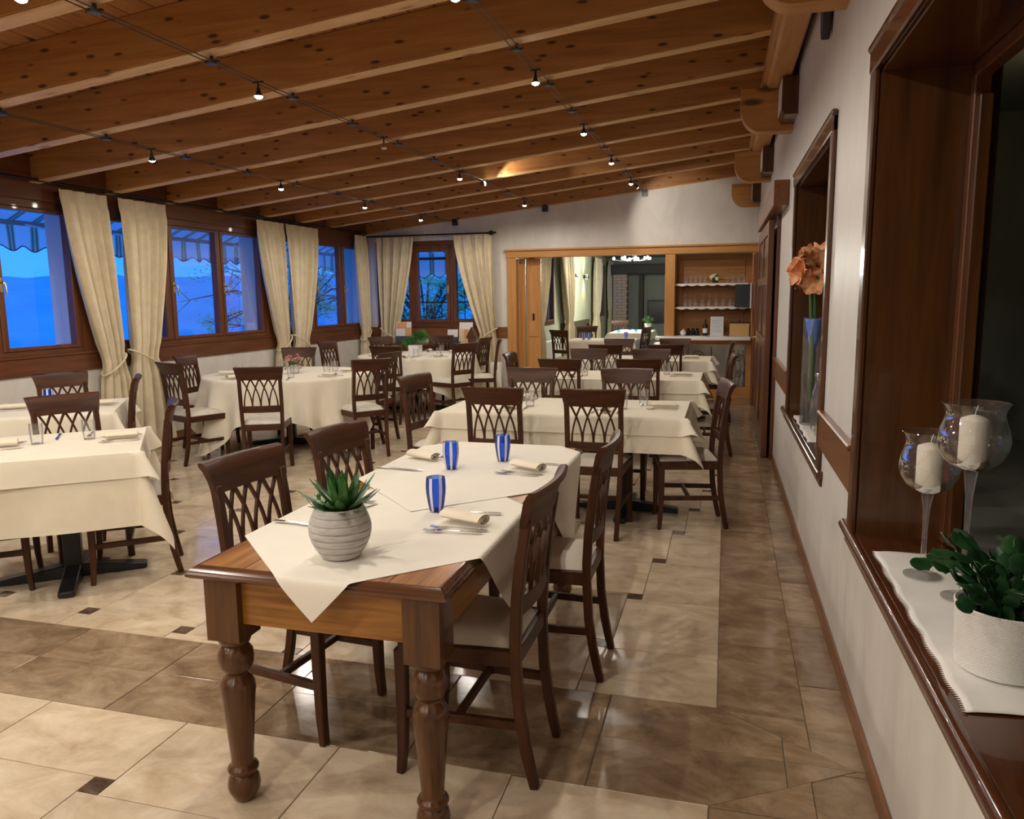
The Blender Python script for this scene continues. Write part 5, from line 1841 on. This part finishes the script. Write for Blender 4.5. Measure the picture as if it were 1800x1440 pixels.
M.node_tree.nodes['Principled BSDF'].inputs['Subsurface Radius'].default_value = (.01, .005, .003)
fi = 0
rnd = random.Random(8)
for (cx, cy_, cz_), dr in (((-.05, -.05, .83), (-.85, -.45, .15)), ((.0, -.08, .87), (.1, -.9, .35)), ((-.03, .03, .82), (-.9, .4, .0)), ((.05, -.03, .81), (.75, -.55, -.05)), ((-.01, -.03, .90), (-.3, -.35, .9)), ((-.06, -.01, .86), (-.8, -.1, .6)), ((.0, -.07, .80), (-.4, -.9, -.25))):
    d = Vector(dr).normalized()
    s1 = d.cross(Vector((0, 0, 1))).normalized()
    s2 = d.cross(s1).normalized()
    o = Vector((cx, cy_, cz_)) * 1.0
    MB().tube([o - d * .07, o], [.007, .012], 8).build('throat', bpy.data.materials['stem_green'], am)
    for k in range(6):
        a = k * pi / 3 + rnd.uniform(-.1, .1)
        rad = s1 * cos(a) + s2 * sin(a)
        sd = d.cross(rad)
        wd = .056 if k % 2 else .046

        def pet(u, t):
            w = wd * sin(pi * min(1, .10 + t * .86)) ** .8
            open_ = .25 + 1.15 * t * t
            c = o + d * (.095 * sin(min(1.5, t * 1.5))) + rad * (.010 + .072 * t * open_ ** .5)
            return tuple(c + sd * (2 * u - 1) * w + (d * .014 - rad * .0) * (1 - (2 * u - 1) ** 2) * -1 + d * .010 * sin(9 * t + k + 7 * u) * t)
        MB().grid(8, 10, pet).build('petal', M, am, smooth=80)
bo = thing('glass_bottle', 'clear bottle with silvery stopper on the far window sill beside the vase', 'bottle', (.567, 5.12, ZF + .005))
MB().lathe([(.0, .006), (.034, .003), (.036, .0), (.037, .02), (.037, .20), (.030, .25), (.017, .285), (.016, .325), (.018, .33)], 24, cap=False).build('glass', MT['glass'], bo, smooth=50)
MB().lathe([(.012, .315), (.018, .33), (.022, .345), (.018, .365), (.0, .372)], 16).build('stopper', MT['steel'], bo)
te = thing('candle_jar', 'small glass jar holding a pale yellow candle on the far window sill', 'candle', (.575, 4.95, ZF + .005))
MB().lathe([(.0, .004), (.032, .004), (.034, 0), (.036, .003), (.036, .085), (.034, .085)], 20, cap=False).build('jar', MT['glass'], te, smooth=50)
MB().lathe([(0, .006), (.030, .006), (.030, .06), (0, .062)], 18).build('wax', mat('yellow_wax', (.80, .66, .25), .5), te)

# dark wall lamp high on the right wall
wl = thing('wall_lamp', 'dark pointed metal wall lamp high on the right wall, cut by the upper edge', 'wall light', (xr(4.4), 4.4, 2.80))
MB().prism([(0, 0), (.045, .05), (.075, .16), (.08, .45), (-.08, .45), (-.075, .16), (-.045, .05)], -.05, -.008, lambda u, v, w: (w, u, v)).build('shade', MT['lampblack'], wl, bevel=.006)
MB().box(-.02, 0, -.05, .05, .20, .32).build('back_plate', MT['lampblack'], wl)

# ------------------------------------------------------------------ pink flowers, fern, bowls, console
pf = thing('flower_glass', 'pink carnation posy in a small glass on the round flower table', 'flowers', (-4.40, 7.22, .757))
MB().lathe([(.0, .006), (.038, .006), (.042, .0), (.05, .04), (.052, .085), (.05, .085)], 20, cap=False).build('glass', MT['glass'], pf, smooth=50)
rnd = random.Random(3)
mp = [mat('pink_petal', (.74, .34, .33), .7), mat('salmon_petal', (.80, .46, .38), .7)]
gm = mat('posy_leaf', (.06, .16, .05), .6)
for k in range(16):
    a = rnd.uniform(0, 2 * pi)
    q = .10 * sqrt(rnd.random())
    c = Vector((q * cos(a), q * sin(a), .165 - 5.5 * q * q + rnd.uniform(0, .025)))
    mb = MB()
    for j in range(16):
        d = Vector((rnd.gauss(0, 1), rnd.gauss(0, 1), abs(rnd.gauss(0, 1)) + .3)).normalized()
        s1 = d.cross(Vector((.3, .2, .9))).normalized()
        s2 = d.cross(s1)
        mb.add([c, c + d * .022 + s1 * .012, c + d * .028 + s2 * .006, c + d * .022 - s1 * .012], [(0, 1, 2), (0, 2, 3)])
    mb.build('flower_head', mp[k % 2], pf, smooth=0)
mb = MB()
for k in range(60):
    a = rnd.uniform(0, 2 * pi)
    d = Vector((cos(a), sin(a), rnd.uniform(.2, 1.2))).normalized()
    p = Vector((0, 0, .07)) + d * rnd.uniform(.02, .07)
    s1 = d.cross(Vector((0, 0, 1))).normalized() * .011
    mb.add([p, p + d * .025 + s1, p + d * .05, p + d * .025 - s1], [(0, 1, 2, 3)])
mb.build('greenery', gm, pf, smooth=0, kind='stuff')
cu = thing('white_cup', 'small white cup beside the pink posy on the round flower table', 'cup', (-4.50, 7.06, .757))
MB().lathe([(.0, .0), (.022, .0), (.03, .01), (.036, .055), (.034, .055), (.028, .012), (0, .008)], 20).build('cup', MT['white'], cu, smooth=50)
fe = thing('potted_fern', 'feathery bright green fern in a square white pot on the round fern table', 'potted plant', (-4.06, 9.72, .757))
MB().prism([(-.075, -.075), (.075, -.075), (.075, .075), (-.075, .075)], 0, .145, lambda a, b, c: (a * (.92 + .6 * c), b * (.92 + .6 * c), c)).build('pot', MT['white'], fe, bevel=.005)
rnd = random.Random(9)
for lobe in range(5):
    mb = MB()
    cx, cy_, cz_ = ((-.05, 0, .20), (.08, .02, .27), (.14, -.02, .24), (-.11, .03, .17), (.03, .05, .24))[lobe]
    for k in range(330):
        d = Vector((rnd.gauss(0, 1), rnd.gauss(0, 1), rnd.gauss(0, .8) + .35)).normalized()
        p = Vector((cx, cy_, cz_)) + d * rnd.uniform(.02, .085)
        s1 = d.cross(Vector((.2, .5, .8))).normalized() * .006
        q = p + d * rnd.uniform(.02, .045) - Vector((0, 0, .006))
        mb.add([p - s1, q, p + s1], [(0, 1, 2)])
    mb.build('frond_cluster', mat('fern_green', (.075, .26, .055), .6) if lobe == 0 else bpy.data.materials['fern_green'], fe, smooth=0, kind='stuff')
cs = thing('console_table', 'dark wooden console table under the back window', 'table', (-4.5, 11.5, 0))
MB().box(-.75, .75, -.22, .22, .785, .82).build('top', MT['framex'], cs, bevel=.004)
MB().box(-.70, .70, -.18, .18, .68, .785).build('apron', MT['framex'], cs)
for sx_ in (-.68, .68):
    for sy_ in (-.16, .16):
        MB().box(sx_ - .025, sx_ + .025, sy_ - .025, sy_ + .025, 0, .68).build('leg', MT['frame'], cs)
pap = [mat('brochure_orange', (.72, .33, .14), .5), mat('brochure_white', (.72, .70, .66), .5), mat('brochure_slate', (.06, .08, .09), .5), mat('brochure_cream', (.75, .55, .33), .5)]
br = thing('brochure_holder', 'orange and white picture card standing in a dark holder at the left of the console', 'brochure', (-4.97, 11.42, .82))
MB().prism([(0, .0), (.008, 0), (.045, .34), (.037, .34)], -.13, .13, lambda y, z, x: (x, y, z)).build('card', pap[1], br)
MB().prism([(-.002, .24), (.0, .24), (.012, .335), (.010, .335)], -.12, .05, lambda y, z, x: (x, y + .022, z)).build('orange_print', pap[0], br)
MB().prism([(-.002, .12), (.0, .12), (.013, .25), (.011, .25)], .03, .125, lambda y, z, x: (x, y + .009, z)).build('orange_print', pap[0], br)
MB().box(-.13, .13, -.03, .07, 0, .115).build('slate_holder', pap[2], br, bevel=.004)
br = thing('brochure_holder', 'small white and slate card stand at the right of the console', 'brochure', (-4.13, 11.40, .82))
MB().prism([(0, .0), (.006, 0), (.03, .22), (.024, .22)], -.085, .085, lambda y, z, x: (x, y, z)).build('card', pap[1], br)
MB().box(-.085, .085, -.012, .05, 0, .105).build('slate_holder', pap[2], br, bevel=.003)
br = thing('brochure_holder', 'tall cream and orange leaflet rack at the right end of the console', 'brochure', (-3.92, 11.42, .82))
MB().prism([(0, .0), (.006, 0), (.05, .33), (.044, .33)], -.11, .11, lambda y, z, x: (x, y, z)).build('card', pap[1], br)
MB().box(-.075, .065, -.03, -.022, .0, .23).build('cream_leaflet', pap[3], br)
MB().box(-.01, .055, -.036, -.031, .10, .22).build('orange_print', pap[0], br)
MB().box(-.10, .10, -.02, .06, 0, .04).build('base', pap[2], br)
bh = thing('wooden_ornament', 'small dark wooden birdhouse with steep roof at the right end of the console', 'ornament', (-3.79, 11.36, .82))
MB().box(-.05, .05, -.05, .05, 0, .10).build('body', MT['frame'], bh)
MB().prism([(-.085, .09), (0, .26), (.085, .09)], -.06, .06, lambda x, z, y: (x, y, z)).build('roof', MT['mahog'], bh)
# shakers
for x, y, w in ((-1.09, 5.33, 'first'), (-1.05, 7.55, 'second')):
    sh = thing('salt_shaker', 'white cylindrical salt shaker in the middle of the %s white table' % w, 'shaker', (x, y, .7585), 0, 'salt shakers')
    MB().lathe([(0, 0), (.024, 0), (.026, .004), (.025, .052), (.020, .060), (0, .062)], 20).build('body', MT['white'], sh, smooth=50)
    MB().lathe([(.012, .0605), (.011, .065), (0, .066)], 12).build('cap', MT['steel'], sh)
wp = thing('planter', 'small white pot with dark leaves on the far table of second room', 'potted plant', (-1.72, 17.9, .7585))
MB().lathe([(0, 0), (.07, 0), (.09, .15), (.085, .15)], 20).build('pot', MT['white'], wp, smooth=40)
mb = MB()
rnd = random.Random(2)
for k in range(60):
    d = Vector((rnd.gauss(0, 1), rnd.gauss(0, 1), 1.2)).normalized()
    p = Vector((0, 0, .13))
    s1 = d.cross(Vector((0, 0, 1))).normalized() * .02
    mb.add([p, p + d * .1 + s1, p + d * .2, p + d * .1 - s1], [(0, 1, 2, 3)])
mb.build('leaves', gm, wp, smooth=0, kind='stuff')
